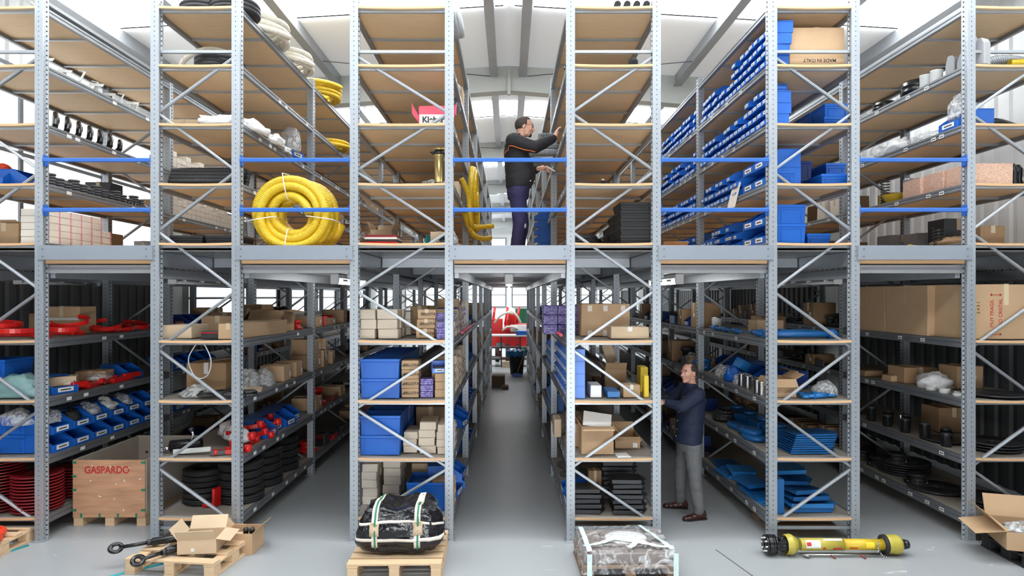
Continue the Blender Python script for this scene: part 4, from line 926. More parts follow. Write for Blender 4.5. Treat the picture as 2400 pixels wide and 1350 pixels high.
for i, (y, h, w) in enumerate(((.42, .24, .10), (.30, .22, .12), (.16, .35, .13), (.05, .28, .1))):
    b = MB().prism([(-w / 2, 0), (w / 2, 0), (w / 2, h * .8), (w * .25, h), (-w * .25, h), (-w / 2, h * .6)], 'y', 0, .1); tag(mk('tank_moulding', b, 'grey_plastic', None, (4.80 + .05 * (i % 2), y, ZL[7]), (0, 0, -1.2), bevel=.008), 'grey moulded plastic guard, %s, %s' % (ORD[i], on('F', 7)), 'guard')
drum('wheel_rim', -.62, .35, ZL[8] - .02, .18, .12, 'grey_plastic', 'round grey drum standing on edge over the central aisle, top shelf', (0, R(78), 0)); 
coil('hose_coil', (-.68, 1.2, ZL[7] + .03), .10, .03, 2, 2, 'hose_grey', 'grey hose bundle tied with white cord ' + on('C', 7), 'x', seed=14)
coil('hose_coil', (-.66, 2.75, ZL[5] + .25), .11, .022, 2, 2, 'hose_grey', 'grey hose bundle in second bay ' + on('C', 5), 'x', seed=15)
blob('plastic_bag', (-1.1, .35, ZL[8]), (.44, .3, .13), 'clear_bag', 'clear film bundle lying on top shelf of black-bundle rack', seed=5)
for i in range(4): tag(mk('black_pipe', MB().cyl((1.12 + i * .1, .05, 0), (1.16 + i * .1, 1.2, 0), .036, 14), 'black_gloss', None, (0, 0, ZL[8] + .037)), 'black pipe, %s across, on top shelf of film-pallet rack' % ORD[i], 'pipe', 'black pipes')
# red holder with branded label on the eighth... seventh shelf of the third rack
g = tag(empty('red_case', (wx(1016, 6.65), .17, ZL[6])), 'red plastic case with white branded label ' + on('C', 6), 'case')
mk('case_body', MB().box(-.155, .155, 0, .2, 0, .225), 'paint_pink', g, bevel=.01)
for s in (-1, 1): mk('case_ear', MB().prism([(s * .15, .12), (s * .24, .28), (s * .235, .16), (s * .15, .04)], 'y', .06, .075), 'paint_pink', g, bevel=.003)
mk('case_label', MB().box(-.145, .145, -.006, -.001, .02, .13), 'paper', g); text('Kleber', .085, 'ink', g, (0, -.007, .074), bold=.003)
b = MB().lathe([(0, 0), (.05, 0), (.05, .02), (.045, .03), (.045, .30), (.06, .31), (.06, .335), (.03, .34), (.03, .37), (.07, .375), (.07, .39), (0, .39)], 20)
g = tag(mk('hydraulic_filter', b, 'brass', None, (wx(1028, 6.62), .2, ZL[5])), 'upright brass cylinder with black cap ' + on('C', 5), 'cylinder')
mk('filter_cap', MB().lathe([(0, .33), (.075, .33), (.075, .35), (.05, .36), (.05, .395), (0, .40)], 20).box(-.09, .09, -.012, .012, .345, .36), 'black_gloss', g); mk('filter_base', MB().lathe([(0, 0), (.054, 0), (.054, .035), (0, .035)], 20), 'black_gloss', g)
lever('black_linkage', -1.45, .3, ZL[5], .3, 'black_gloss', 'small black linkage ' + on('C', 5)); blob('plastic_bag', (-.85, .5, ZL[5]), (.12, .1, .09), 'clear_bag', 'small clear bag near the brass cylinder', seed=7)
lever('black_linkage', .66, .2, ZL[7], .3, 'black_gloss', 'flat black linkage ' + on('D', 7)); can('black_canister', 1.32, .25, ZL[7], .05, .12, 'black_rubber', 'small black canister ' + on('D', 7), lid='black_gloss'); can('black_canister', wx(1415, 6.7), .3, ZL[5], .022, .075, 'black_gloss', 'tiny black canister ' + on('D', 5), lid='steel')
for i in range(3): hub('red_hub', .75 + i * .17, .5, ZL[6], .06, .05, 'dark_red', 'dark red flanged hub, %s, %s' % (ORD[i], on('D', 6)))
# black crates and drums on the platform level shelf of the fourth rack
for t in range(5):
    for q in range(3):
        if t < 5 - q: clone('blk', lambda: rim_crate(.34, .40, .085, 'black_rubber', 'black_tray'), (1.33 - .0 * q, .12 + q * .42, ZL[4] + t * .086), rnd.uniform(-.03, .03), 'black plastic tray, %s up, %s row, %s' % (ORD[t], ORD[q], on('D', 4)), 'tray', 'black plastic trays')
for i in range(3): drum('black_drum', .82 + .1 * i, .4 + .38 * i, ZL[4], .14, .11, 'black_rubber', 'low black drum, %s, %s' % (ORD[i], on('D', 4)))
# teal and dark parts on platform shelf of third rack
for i, (x, y, rz) in enumerate(((-.85, .35, .4), (-.95, .7, 1.2), (-.8, 1.0, .2))): wedge('teal_share', x, y, ZL[4] + .0, .22, .12, .02, 'teal', 'teal painted blade, %s, %s' % (ORD[i], on('C', 4)), rz, -.0, 0, fl=.14)
hub('black_hub', -.7, .22, ZL[4], .07, .08, 'black_gloss', 'black flanged hub ' + on('C', 4)); blob('plastic_bag', (-.66, .5, ZL[4]), (.1, .12, .13), 'clear_bag', 'clear bag of small parts at the central aisle ' + on('C', 4), seed=12)
tag(mk('blue_parts_box', MB().box(-1.5, -1.3, .7, 1.1, ZL[4], ZL[4] + .12), 'plastic_navy', bevel=.004), 'navy box behind the flat boxes ' + on('C', 4), 'box')
# second rack, upper: bags, black bellows, trays
for i, (x, y, r) in enumerate(((-3.0, .12, (.22, .1, .08)), (-2.82, .55, (.12, .32, .12)), (-2.78, 1.05, (.1, .2, .10)), (-2.8, 1.4, (.08, .14, .06)))): blob('plastic_bag', (x, y, ZL[6]), r, 'white_bag', 'white plastic bag spilling over the edge, %s, %s' % (ORD[i], on('B', 6)), seed=20 + i, amp=.45)
b = None
for r_ in range(4):
    for c in range(3):
        p = [(-3.56 + .7 * k / 60 + .01 * c, .15 + c * .13 + .02 * r_, 0) for k in range(61)]
        tag(mk('rubber_bellows', MB().tube(p, .03, 8, rr=[.028 + .009 * (k % 2) for k in range(61)], uv=False), 'black_rubber', None, (0, 0, ZL[5] + .038 + r_ * .05 * (1 if c else .8))), 'black ribbed rubber bellows, %s up, %s back, %s' % (ORD[r_], ORD[c], on('B', 5)), 'bellows', 'rubber bellows')
for i in range(2): o = clone('blk', None, (-3.38 + i * .36, .15, ZL[4]), .05 - .12 * i, 'shallow black tray, %s, %s' % (ORD[i], on('B', 4)), 'tray', 'black plastic trays')
carton(-3.25, .7, ZL[4], .5, .3, .14, 'dark brown carton behind the shallow trays ' + on('B', 4), 'card_dark', 1)
# first rack, upper
for i in range(20):
    y = .22 + i * .062; u = .05 * (i % 3); droop('black_lever', [(-4.80 - u, y, ZL[6] + .03), (-4.83 - u, y + .06, ZL[6] + .13 + .04 * (i % 3)), (-4.93 - u, y + .2, ZL[6] + .11), (-5.1, y + .3, ZL[6] + .03)], .024, 'black_gloss', 'curved glossy black lever, %s, %s' % (ORD[i], on('A', 6)), 'lever', 'glossy black levers')
def bracket(x, y, z, L, label, rz=0):
    g = tag(empty('metal_bracket', (x, y, z), rz), label, 'bracket', 'long metal brackets')
    b = MB(); b.box(-.03, .03, 0, L, 0, .006); b.box(-.03, -.024, 0, L, 0, .05); mk('channel', b, 'grey_light', g, bevel=.001)
    mk('end_plate', MB().obox((0, -.0, .10), (.14, .07, .006), (.7, 0, .3)), 'grey_light', g); mk('upright_tab', MB().box(-.02, .02, 0, .006, 0, .12), 'grey_light', g); mk('hook', MB().tube([(0, L, .004), (0, L + .05, .06), (.03, L + .07, .15), (-.03, L + .05, .16)], .012, 6, uv=False), 'grey_light', g)
for i, (x, y) in enumerate(((-4.85, .15), (-4.9, .5), (-4.84, .95), (-4.92, 1.3), (-4.84, 1.65))): bracket(x, y, ZL[7], .45, 'long bright metal bracket, %s, %s' % (ORD[i], on('A', 7)), .06 * (i % 3 - 1))
for i in range(14):
    y = .25 + i * .125; b = MB()
    for k in range(5 - (i % 3)): b.lathe([(0, k * .03), (.055, k * .03), (.06, k * .03 + .01), (.055, k * .03 + .02), (0, k * .03 + .02)], 14)
    tag(mk('rubber_block', b, 'gasket', None, (-4.88, y, ZL[5])), 'black rubber block, %s, %s' % (ORD[i], on('A', 5)), 'block', 'black rubber blocks')
for i, (x, y) in enumerate(((-5.1, .4), (-5.1, .75), (-5.45, .15), (-5.6, .15))): clone('bin_b', None, (x, y, ZL[5]), 0 if i > 1 else 1.57, 'blue bin behind the rubber blocks, %s, %s' % (ORD[i], on('A', 5)), 'bin', 'bins behind the rubber blocks')
blob('red_cloth', (-5.55, .4, ZL[5] + .19), (.13, .1, .07), 'paint_orange', 'red rag lying on blue bins ' + on('A', 5), 'rag', seed=3); blob('plastic_bag', (-5.6, .15, ZL[6]), (.12, .1, .09), 'white_bag', 'grey bag near the post ' + on('A', 6), seed=33); blob('plastic_bag', (-5.35, .5, ZL[4]), (.16, .14, .08), 'white_bag', 'pale bag beside the cartons ' + on('A', 4), seed=35)
for i in range(10):
    y = 1.45 + i * .07; droop('metal_rod', [(-4.8, y, ZL[5] + .02), (-4.95, y + .15, ZL[5] + .05 + .012 * (i % 4)), (-5.1, y + .1, ZL[5] + .07), (-5.3, y + .2, ZL[5] + .02)], .008, 'steel', 'thin bent metal rod, %s, %s' % (ORD[i], on('A', 5)), 'rod', 'thin bent rods')
# sixth rack, upper
clone('bin_b', None, (4.70, .3, ZL[6]), -1.57, 'blue bin holding a printed clear bag ' + on('F', 6), 'bin', None); blob('plastic_bag', (4.86, .3, ZL[6] + .10), (.13, .13, .22), 'clear_bag', 'printed clear bag standing in the blue bin ' + on('F', 6), seed=41)
for i, (y, r) in enumerate(((.85, (.12, .25, .08)), (1.35, (.12, .2, .12)), (1.75, (.12, .16, .12)), (2.2, (.1, .2, .08)))): blob('plastic_bag', (4.83, y, ZL[6]), r, 'white_bag' if i % 2 else 'clear_bag', 'loose bag of white fittings, %s, %s' % (ORD[i], on('F', 6)), seed=50 + i, amp=.4)
b = MB().lathe([(.10, 0), (.16, .11), (.165, .115), (.155, .115), (.095, .008), (0, .008)], 22); tag(mk('yellow_basin', b, 'yellow', None, (4.88, 1.5, ZL[5])), 'yellow plastic basin ' + on('F', 5), 'basin'); can('yellow_tub', 4.95, 1.85, ZL[5], .07, .16, 'yellow', 'yellow tub behind the basin ' + on('F', 5)); can('tin_can', 4.85, 1.2, ZL[5] + .201, .06, .045, 'grey_plastic', 'grey tin on the patterned box ' + on('F', 5), lid='steel')
for i in range(4):
    b = MB().lathe([(0, 0), (.05, 0), (.055, .02), (.045, .08), (.05, .11), (.05, .19), (.03, .23), (0, .23)], 16); tag(mk('rubber_boot', b, 'black_gloss', None, (5.3 + i * .095, .2 + .05 * (i % 2), ZL[5])), 'black moulded rubber boot, %s, %s' % (ORD[i], on('F', 5)), 'boot', 'black rubber boots')
droop('curved_lever', [(4.95, .3, ZL[6] + .05), (5.2, .3, ZL[6] + .09), (5.45, .35, ZL[6] + .05), (5.62, .4, ZL[6] + .04)], .04, 'black_gloss', 'black curved arm ' + on('F', 6), 'machine part'); blob('plastic_bag', (5.4, .6, ZL[6] + .0), (.2, .15, .13), 'clear_bag', 'clear bag behind the black arm ' + on('F', 6), seed=61)
blob('brown_sack', (4.92, .55, ZL[4]), (.16, .3, .08), 'card_dark', 'brown sack at the shelf edge ' + on('F', 4), seed=62); clone('crate_n', lambda: rim_crate(.6, .4, .06, 'plastic_navy'), (3.95, .15, 2.886), 0, 'low navy crate on the walkway beside the fragile-box rack', 'crate', None)
for i in range(2): lever('yellow_linkage', 4.75, 1.0 + .25 * i, ZL[4] + .01, .18, 'yellow', 'yellow linkage, %s, %s' % (ORD[i], on('F', 4)), 1.2)
for i in range(2): tag(mk('yellow_rod', MB().cyl((4.8, 2.1 + i * .5, .03), (4.8, 2.5 + i * .5, .03), .03, 12), 'yellow', None, (0, 0, ZL[4])), 'yellow rod, %s, %s' % (ORD[i], on('F', 4)), 'rod')
hoop('black_hoop', 1.9, 2.6, 4.0, .27, .02, 'black_gloss', 'black wire hoop frame above the walkway by the blue bins', 0, 360, rx=R(90)) if 0 else None
# ================================================================ lower storey parts: first rack
for i, (x, y, r, a0, rx, rz, dz) in enumerate(((-5.42, .32, .24, 20, 0, 0, 0), (-5.35, .38, .25, 160, 0, .4, .055), (-5.5, .3, .22, 200, .08, 1.2, .11), (-4.98, .45, .17, 30, .05, .3, .0), (-4.97, .55, .16, 60, .1, 1.1, .055), (-5.0, .75, .17, 200, .25, .2, .10), (-4.98, 1.0, .18, 0, .15, .8, .0), (-4.96, 1.3, .17, 100, .3, .3, .03), (-5.0, 1.6, .17, 220, .1, .3, .0), (-4.98, 1.9, .17, 200, .2, 1.3, .02))):
    hoop('red_hoop', x, y, ZL[3] + dz + r * math.sin(rx) * .9, r, .052, 'paint_red', 'curved red steel hoop, %s from the front, %s' % (ORD[i], on('A', 3)), a0, a0 + 250, rx, rz, group='red steel hoops')
blob('teal_sack', (-5.26, .26, ZL[2]), (.34, .17, .17), 'teal_bag', 'pale teal plastic sack slumped at the front ' + on('A', 2), 'sack', seed=71, amp=.35)
for i, (y, z, L) in enumerate(((.75, 0, .4), (1.0, .03, .34), (1.25, .0, .4), (1.5, .03, .3), (.6, .045, .2))): tag(mk('red_plate', MB().box(0, .3, 0, L, 0, .028).box(.26, .3, 0, L, .028, .06), 'paint_red', None, (-5.12, y, ZL[2] + z), (0, 0, .2 - .1 * i), bevel=.003), 'flat red steel plate, %s, %s' % (ORD[i], on('A', 2)), 'plate', 'flat red plates')
blob('plastic_bag', (-4.95, 1.15, ZL[2] + .06), (.14, .18, .06), 'clear_bag', 'clear bag lying on red plates ' + on('A', 2), seed=73); droop('cable_bundle', [(-5.1, .4, ZL[2] + .03), (-4.95, .5, ZL[2] + .05), (-4.85, .62, ZL[2] + .03), (-5.0, .7, ZL[2] + .04), (-5.15, .6, ZL[2] + .03)], .028, 'black_rubber', 'black cable bundle behind the teal sack', 'cable')
blob('plastic_bag', (-5.18, .2, ZL[1] + .30), (.18, .1, .12), 'clear_bag', 'clear bag in the upper crate ' + on('A', 1), seed=74)
# second rack
for i, (x, y, r) in enumerate(((-3.3, .25, (.16, .12, .09)), (-2.98, .75, (.13, .16, .17)), (-2.92, 1.05, (.12, .16, .15)), (-3.45, .9, (.12, .1, .22)))): blob('plastic_bag', (x, y, ZL[2]), r, 'clear_bag', 'clear bag with small parts, %s, %s' % (ORD[i], on('B', 2)), seed=80 + i, amp=.4)
for i in range(4): coil('cable_coil', (-3.15 + .13 * i, .17 + .05 * (i % 2), ZL[2] + .012), .07, .011, 2, 2, 'hose_black', 'small black cable coil, %s, %s' % (ORD[i], on('B', 2)), cat='cable', group='small cable coils', seed=90 + i)
droop('cable_loop', [(-3.2, .03, ZL[3] - .02), (-3.28, .0, ZL[3] - .2), (-3.2, -.01, ZL[3] - .38), (-3.08, -.01, ZL[3] - .36), (-3.05, .0, ZL[3] - .2), (-3.14, .02, ZL[3] - .02)], .006, 'grey_plastic', 'thin grey cable loop hanging from the fourth shelf, tyre rack', 'cable')
g = tag(empty('hydraulic_pump', (-3.45, .2, ZL[1])), 'black and chrome hydraulic pump ' + on('B', 1), 'pump')
mk('pump_body', MB().cyl((-.12, 0, .07), (.18, .06, .09), .06, 18), 'black_gloss', g); mk('pump_handle', MB().tube([(.1, 0, .12), (.12, 0, .2), (.1, .0, .24)], .014, 8, uv=False), 'steel', g); mk('pump_knob', MB().ball((.1, 0, .25), .028), 'black_gloss', g); mk('pump_spout', MB().cyl((-.12, 0, .06), (-.19, -.02, .03), .025, 12), 'steel', g); mk('pump_arm', MB().bar((-.05, -.08, .03), (.32, -.03, .05), .02, .05), 'grey_light', g, bevel=.004)
wedge('grey_bracket', -3.1, .1, ZL[1], .18, .12, .02, 'graphite', 'dark grey folded bracket ' + on('B', 1), .3)
for i, (x, y, rz, L) in enumerate(((-3.05, .10, .25, .22), (-2.98, .22, .1, .2), (-2.95, .4, 1.2, .22), (-2.98, .55, .9, .2), (-2.86, .65, 1.3, .2), (-3.0, .8, .5, .25), (-2.86, .95, 1.3, .2), (-2.95, .3, 1.0, .22))):
    b = MB().box(0, L, 0, .045, 0, .05); b.cyl((L, .022, 0), (L, .022, .07), .04, 14); b.cyl((0, .022, 0), (0, .022, .055), .032, 12); b.box(L * .4, L * .6, .04, .10, 0, .04)
    tag(mk('red_casting', b, 'paint_red', None, (x, y, ZL[1] + (.055 if i in (4, 7) else 0)), (0, 0, rz), bevel=.004), 'red cast linkage part, %s, %s' % (ORD[i], on('B', 1)), 'machine part', 'red castings')
for i in range(3): blob('plastic_bag', (-2.95 - .15 * i, .45 + .2 * i, ZL[1] + .06), (.11, .12, .11), 'white_bag', 'white printed bag among red castings, %s, %s' % (ORD[i], on('B', 1)), seed=100 + i)
wedge('red_bracket', -3.18, .3, ZL[0], .14, .12, .03, 'paint_red', 'upright red bracket between tyre stacks', 1.4, 0, 0, fl=.20)
hub('red_hub', -2.9, 2.15, ZL[3], .09, .12, 'paint_red', 'red flanged hub ' + on('B', 3))
# fifth rack: rods, sleeves, levers, blue blades
tag(mk('blue_cylinder', MB().cyl((2.7, .25, .04), (3.5, .28, .04), .036, 18).cyl((3.4, .27, .04), (3.47, .275, .04), .06, 18), 'paint_blue', None, (0, 0, ZL[3])), 'long blue hydraulic cylinder lying across ' + on('E', 3), 'cylinder')
for i in range(4): lever('blue_linkage', 2.75 + .07 * i, .45 + .12 * i, ZL[3] + .01, .30 + .3 * (i % 2), 'paint_sky' if i % 2 else 'paint_blue', 'blue tie rod with ringed ends, %s, %s' % (ORD[i], on('E', 3)), [1.45, .3, 1.5, .2][i], eye=.045)
for i in range(3): lever('blue_linkage', 2.72, 1.0 + .38 * i, ZL[3] + .01, .26, 'paint_blue', 'blue tie rod lying along the edge, %s, %s' % (ORD[i], on('E', 3)), 1.5, eye=.04)
can('paint_can', 2.80, 2.05, ZL[3], .065, .15, 'grey_light', 'white paint can ' + on('E', 3), lid='steel')
for i, (x, y) in enumerate(((2.74, .78), (2.74, .98), (2.71, .30), (2.72, .45))): can('steel_sleeve', x, y, ZL[2], .036, .15, 'steel', 'polished steel sleeve, %s from the front, %s' % (ORD[3 - i], on('E', 2)), 'sleeve', group='polished sleeves')
carton(2.82, .55, ZL[2], .12, .12, .16, 'black and white box between steel sleeves', 'graphite', 0, sticker=(0, .5, .08, .1))
for i in range(3): lever('blue_linkage', 3.12 + .02 * i, .12 + .09 * i, ZL[2], .24, 'paint_sky', 'bright blue fork lever, %s, %s' % (ORD[i], on('E', 2)), .3 - .3 * i, eye=.035)
blob('plastic_bag', (3.38, .3, ZL[2]), (.13, .12, .12), 'clear_bag', 'clear bag beyond the blue levers ' + on('E', 2), seed=110)
for i, (y, r) in enumerate(((1.15, .15), (1.45, .2), (1.8, .18), (2.9, .2), (3.3, .2))): blob('plastic_bag', (2.82, y, ZL[2]), (.12, .14, r * .7), ('clear_bag', 'plastic_blue')[i % 2], '%s bag of spares, %s, %s' % (('clear', 'blue')[i % 2], ORD[i], on('E', 2)), seed=120 + i)
for i in range(6): clone('bin_b', None, (2.95 + .1 * (i % 2), 1.1 + i * .36, ZL[2]), -1.6, 'blue bin behind the sleeves, %s from the front, %s' % (ORD[i], on('E', 2)), 'bin', 'bins behind the sleeves') if abs(1.1 + i * .36 - 2.42) > .2 else None
tag(mk('blue_box', MB().obox((2.88, 1.35, ZL[2] + .22), (.12, .16, .12), (.2, .5, .3)), 'paint_sky', bevel=.003), 'small bright blue box tilted on the bins ' + on('E', 2), 'box')
for t in range(9): wedge('plough_plate', 2.95 + .012 * t, .16 + .01 * t, ZL[1] + t * .021, .55, .34, .008, 'paint_blue', 'flat blue plough blade, %s up, %s' % (ORD[t], on('E', 1)), .02 * (t % 3) + .03, 0, 0, group='fanned blue blades', fl=.018)
for i, (y, z) in enumerate(((.85, 0), (1.15, 0), (.95, .05), (1.5, 0))): tag(mk('blue_shoe', MB().lathe([(0, 0), (.11, 0), (.12, .02), (.12, .05), (.10, .06), (0, .06)], 20), 'paint_blue', None, (2.83 + .05 * (i % 2), y, ZL[1] + z), (0, 0, 0)), 'rounded blue steel shoe, %s, %s' % (ORD[i], on('E', 1)), 'machine part', 'blue steel shoes'); bpy.data.objects['blue_shoe' + ('' if i == 0 else '.%03d' % i)].scale = (1, 1.6, 1)
coil('hose_coil', (2.88, 1.95, ZL[1] + .01), .10, .02, 3, 2, 'hose_black', 'black hose ring ' + on('E', 1), seed=130)
for i in range(4): tag(mk('blue_housing', MB().box(0, .3, 0, .28, 0, .13).cyl((.15, .14, .13), (.15, .14, .17), .08, 16), 'paint_blue', None, (3.0, .75 + i * .4, ZL[1]), (0, 0, .1 * i), bevel=.008), 'blue cast housing, %s, %s' % (ORD[i], on('E', 1)), 'machine part', 'blue housings')
for i, (x, y, z, L, W, rz, rx) in enumerate(((2.75, .25, 0, .20, .30, .1, 0), (2.72, .5, 0, .3, .34, .15, .1), (2.70, .95, 0, .34, .3, -.2, .1), (2.72, 1.35, 0, .3, .4, .2, .05), (2.75, 1.8, .0, .34, .36, .0, .1), (2.98, .15, .0, .52, .36, .04, 0), (2.95, .14, .05, .55, .34, .0, 0), (3.0, .2, .10, .50, .34, .1, 0), (2.9, .55, .18, .5, .4, -.15, .1), (3.0, .6, .27, .42, .36, .1, .12), (3.05, .25, .15, .4, .3, .2, 0), (2.72, .7, .08, .34, .34, .3, .12), (2.71, 1.2, .09, .34, .34, -.1, .1))):
    wedge('blue_share', x, y, ZL[0] + z + (W * math.sin(rx) * 0), L, W, .01, 'paint_sky' if i % 3 == 0 else 'paint_blue', 'blue folded plough share, %s, %s' % (ORD[i], on('E', 0)), rz, rx, 0, group='blue plough shares', fl=.045)
tag(mk('blue_block', MB().box(2.76, 2.86, .1, .24, ZL[0], ZL[0] + .36), 'paint_blue', bevel=.004), 'upright blue steel block beside the post ' + on('E', 0), 'machine part')
for i in range(2): tag(mk('timber_bar', MB().box(2.75, 3.5, .3 + i * .3, .4 + i * .3, .001, .07), 'pallet_dark', bevel=.003), 'dark timber bar under the blue-bin rack, %s' % ORD[i], 'timber')
# fourth rack bottom: dark ploughshares
for j, (x0_, y0_, L_, n, s_) in enumerate(((.68, .12, .34, 5, 1), (1.08, .10, .38, 7, 1), (1.05, .6, .42, 8, 1), (.7, .9, .32, 4, 1))):
    for t in range(n): wedge('black_share', x0_ + .012 * (t % 2), y0_ + .01 * t, ZL[0] + t * .05, L_, .34, .012, 'graphite', 'dark steel plough share, %s up, %s pile, %s' % (ORD[t], ORD[j], on('D', 0)), .04 * (t % 3) - .04, 0, 0, group='dark plough shares', fl=.04, holes=1)
carton(.95, .5, ZL[0] , .14, .12, .34, 'slim brown carton among dark shares', 'card_dark', 1)
# sixth rack lower
for i, (x, y, m) in enumerate(((4.85, 1.35, 'card'), (4.83, 1.9, 'card_dark'))): carton(x, y, ZL[2], .24, .2, .08, 'low brown carton, %s, %s' % (ORD[i], on('F', 2)), m, 0)
blob('plastic_bag', (4.92, .85, ZL[2]), (.17, .2, .13), 'white_bag', 'white printed bags in a clump ' + on('F', 2), seed=140, amp=.4)
for i in range(5): can('round_tin', 4.78 + .05 * (i % 2), .25 + i * .11, ZL[2], .055, .03 + .01 * (i % 3), ('grey_light', 'steel')[i % 2], 'shallow round tin, %s, %s' % (ORD[i], on('F', 2)), 'tin', group='round tins')
for i in range(9): can('black_canister', 4.82 + .12 * (i % 2), .5 + i * .18, ZL[1], .055, .13 + .02 * (i % 3), 'black_gloss', 'black canister, %s from the front, %s' % (ORD[i], on('F', 1)), lid='graphite', group='black canisters')
for i in range(4): hub('black_hub', 4.95, 1.2 + .4 * i, ZL[0] + .15 * (1.2 + .4 * i > 1.4) * (1.2 + .4 * i < 2.0), .14, .12, 'black_rubber', 'black rubber hub, %s, %s' % (ORD[i], on('F', 0)))
can('steel_sleeve', 4.80, 1.28, ZL[1] , .022, .2, 'steel', 'slim polished steel tube ' + on('F', 1), 'sleeve')
# purlins of the far bays: goods along the aisle edges, deeper in
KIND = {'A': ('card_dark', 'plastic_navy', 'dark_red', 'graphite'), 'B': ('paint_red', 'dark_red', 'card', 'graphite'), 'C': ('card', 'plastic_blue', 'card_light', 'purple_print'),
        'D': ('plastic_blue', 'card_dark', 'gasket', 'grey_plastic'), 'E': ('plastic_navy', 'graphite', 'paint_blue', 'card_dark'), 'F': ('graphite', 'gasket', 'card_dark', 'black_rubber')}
CN = {'card_dark': 'dark brown', 'plastic_navy': 'navy', 'dark_red': 'dark red', 'graphite': 'charcoal', 'paint_red': 'bright red', 'card': 'brown', 'plastic_blue': 'blue', 'card_light': 'tan', 'purple_print': 'purple printed', 'gasket': 'black', 'grey_plastic': 'grey', 'paint_blue': 'steel blue', 'black_rubber': 'rubber black', 'card_white': 'off-white', 'plastic_light_blue': 'light blue'}
def deep(rk, lv, y0, y1, kinds, hmax=.36, tag_='deep'):
    x, s = ex(rk); y = y0; i = 0; r_ = random.Random(hash((rk == 'A', lv, int(y0 * 10))) & 0xfff if 0 else ord(rk) * 91 + lv * 13 + int(y0 * 10))
    while y < y1:
        w = r_.uniform(.22, .42); h = r_.uniform(.1, hmax); m = kinds[r_.randrange(len(kinds))]; bay = int((y + w / 2) // BAY); 
        if abs(y + w / 2 - round((y + w / 2) / BAY) * BAY) > w / 2 + .12:
            lb = '%s %s, %s along bay %s, %s'
            rz = s * math.pi / 2 + r_.uniform(-.08, .08); gp = 'goods in the far bays'; dd = .36
            if m.startswith('card') or m == 'purple_print': carton(x - s * .01, y + w / 2, ZL[lv], w * .92, dd, h, lb % (CN[m], 'carton', ORD[i], ORD[bay], on(rk, lv)), m, 1, rz=rz, sticker=(.2, .5, .06, .05), group=gp)
            elif m.startswith('plastic'):
                if 'deep_' + m not in USED: USED['deep_' + m] = None; del USED['deep_' + m]
                clone('deep_' + m, lambda: bin_proto(.26, .34, .17, m), (x - s * .012, y + w / 2, ZL[lv]), s * math.pi / 2, lb % (CN[m], 'bin', ORD[i], ORD[bay], on(rk, lv)), 'bin', gp)
            else:
                if r_.random() < .5: hub('machine_hub', x - s * .2, y + w / 2, ZL[lv], min(.16, w * .42), h * .8, m, lb % (CN[m], 'flanged hub', ORD[i], ORD[bay], on(rk, lv)), group=gp)
                else: wedge('machine_plate', x - s * .03, y + (0.02 if s > 0 else w * .9), ZL[lv] + .002, w * .86, .36, .02, m, lb % (CN[m], 'folded plate', ORD[i], ORD[bay], on(rk, lv)), rz=math.pi / 2 * s, group=gp, fl=h * .5)
        y += w + r_.uniform(.01, .12); i += 1
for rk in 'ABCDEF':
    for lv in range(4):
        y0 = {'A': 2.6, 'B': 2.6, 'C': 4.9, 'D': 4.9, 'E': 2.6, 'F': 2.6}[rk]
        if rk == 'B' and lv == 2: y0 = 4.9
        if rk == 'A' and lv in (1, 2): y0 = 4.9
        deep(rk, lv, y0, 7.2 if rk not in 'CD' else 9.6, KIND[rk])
for rk, lv, y0, y1, ks in (('D', 0, .3, 2.2, ('gasket', 'grey_plastic', 'plastic_blue')), ('D', 3, 2.95, 3.0, ('card',)), ('C', 4, 1.4, 6.5, ('card', 'card_light', 'grey_plastic', 'card_dark')), ('D', 4, 2.6, 7, ('plastic_blue', 'grey_plastic', 'card')), ('D', 5, 2.6, 4.7, ('plastic_blue', 'card', 'grey_plastic')),
                         ('B', 5, 1.3, 6.5, ('card_dark', 'graphite', 'grey_plastic')), ('A', 7, 2.6, 4.7, ('card', 'grey_plastic')), ('B', 4, 2.6, 6.8, ('card', 'plastic_blue', 'grey_plastic')), ('E', 4, 5.0, 7.0, ('card', 'plastic_blue')), ('F', 4, 4.9, 7, ('card_dark', 'gasket')), ('F', 5, 4.9, 7, ('card', 'card_dark')), ('C', 7, 2.6, 4.7, ('card', 'grey_plastic')), ('C', 6, 4.9, 7.0, ('card', 'grey_plastic')), ('A', 4, 2.6, 6.0, ('card', 'card_dark', 'card_white')), ('A', 5, 4.95, 7.0, ('card', 'graphite')), ('B', 6, 4.9, 7, ('card', 'graphite'))):
    deep(rk, lv, y0, y1, ks, .24)
# left portions of the first and second racks are also seen from the front
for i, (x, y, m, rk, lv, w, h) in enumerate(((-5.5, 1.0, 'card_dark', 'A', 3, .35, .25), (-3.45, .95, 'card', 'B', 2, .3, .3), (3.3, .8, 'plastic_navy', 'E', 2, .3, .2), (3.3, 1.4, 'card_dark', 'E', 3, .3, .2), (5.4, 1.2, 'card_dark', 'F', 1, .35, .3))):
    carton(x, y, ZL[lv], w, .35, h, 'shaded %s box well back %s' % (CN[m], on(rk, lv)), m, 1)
for i, (y, z, m) in enumerate(((.33, .30, 'clear_bag'), (.98, .26, 'clear_bag'), (1.30, .26, 'white_bag'), (.65, .25, 'black_rubber'), (1.62, .27, 'clear_bag'))):
    blob('plastic_bag', (-4.97, y, ZL[1] + z), (.13, .12, .10), m, '%s bundle heaped in the upper tier bins, %s from the front, red-disc rack' % ('dark' if m == 'black_rubber' else 'pale', ORD[i]), seed=200 + i, amp=.4)
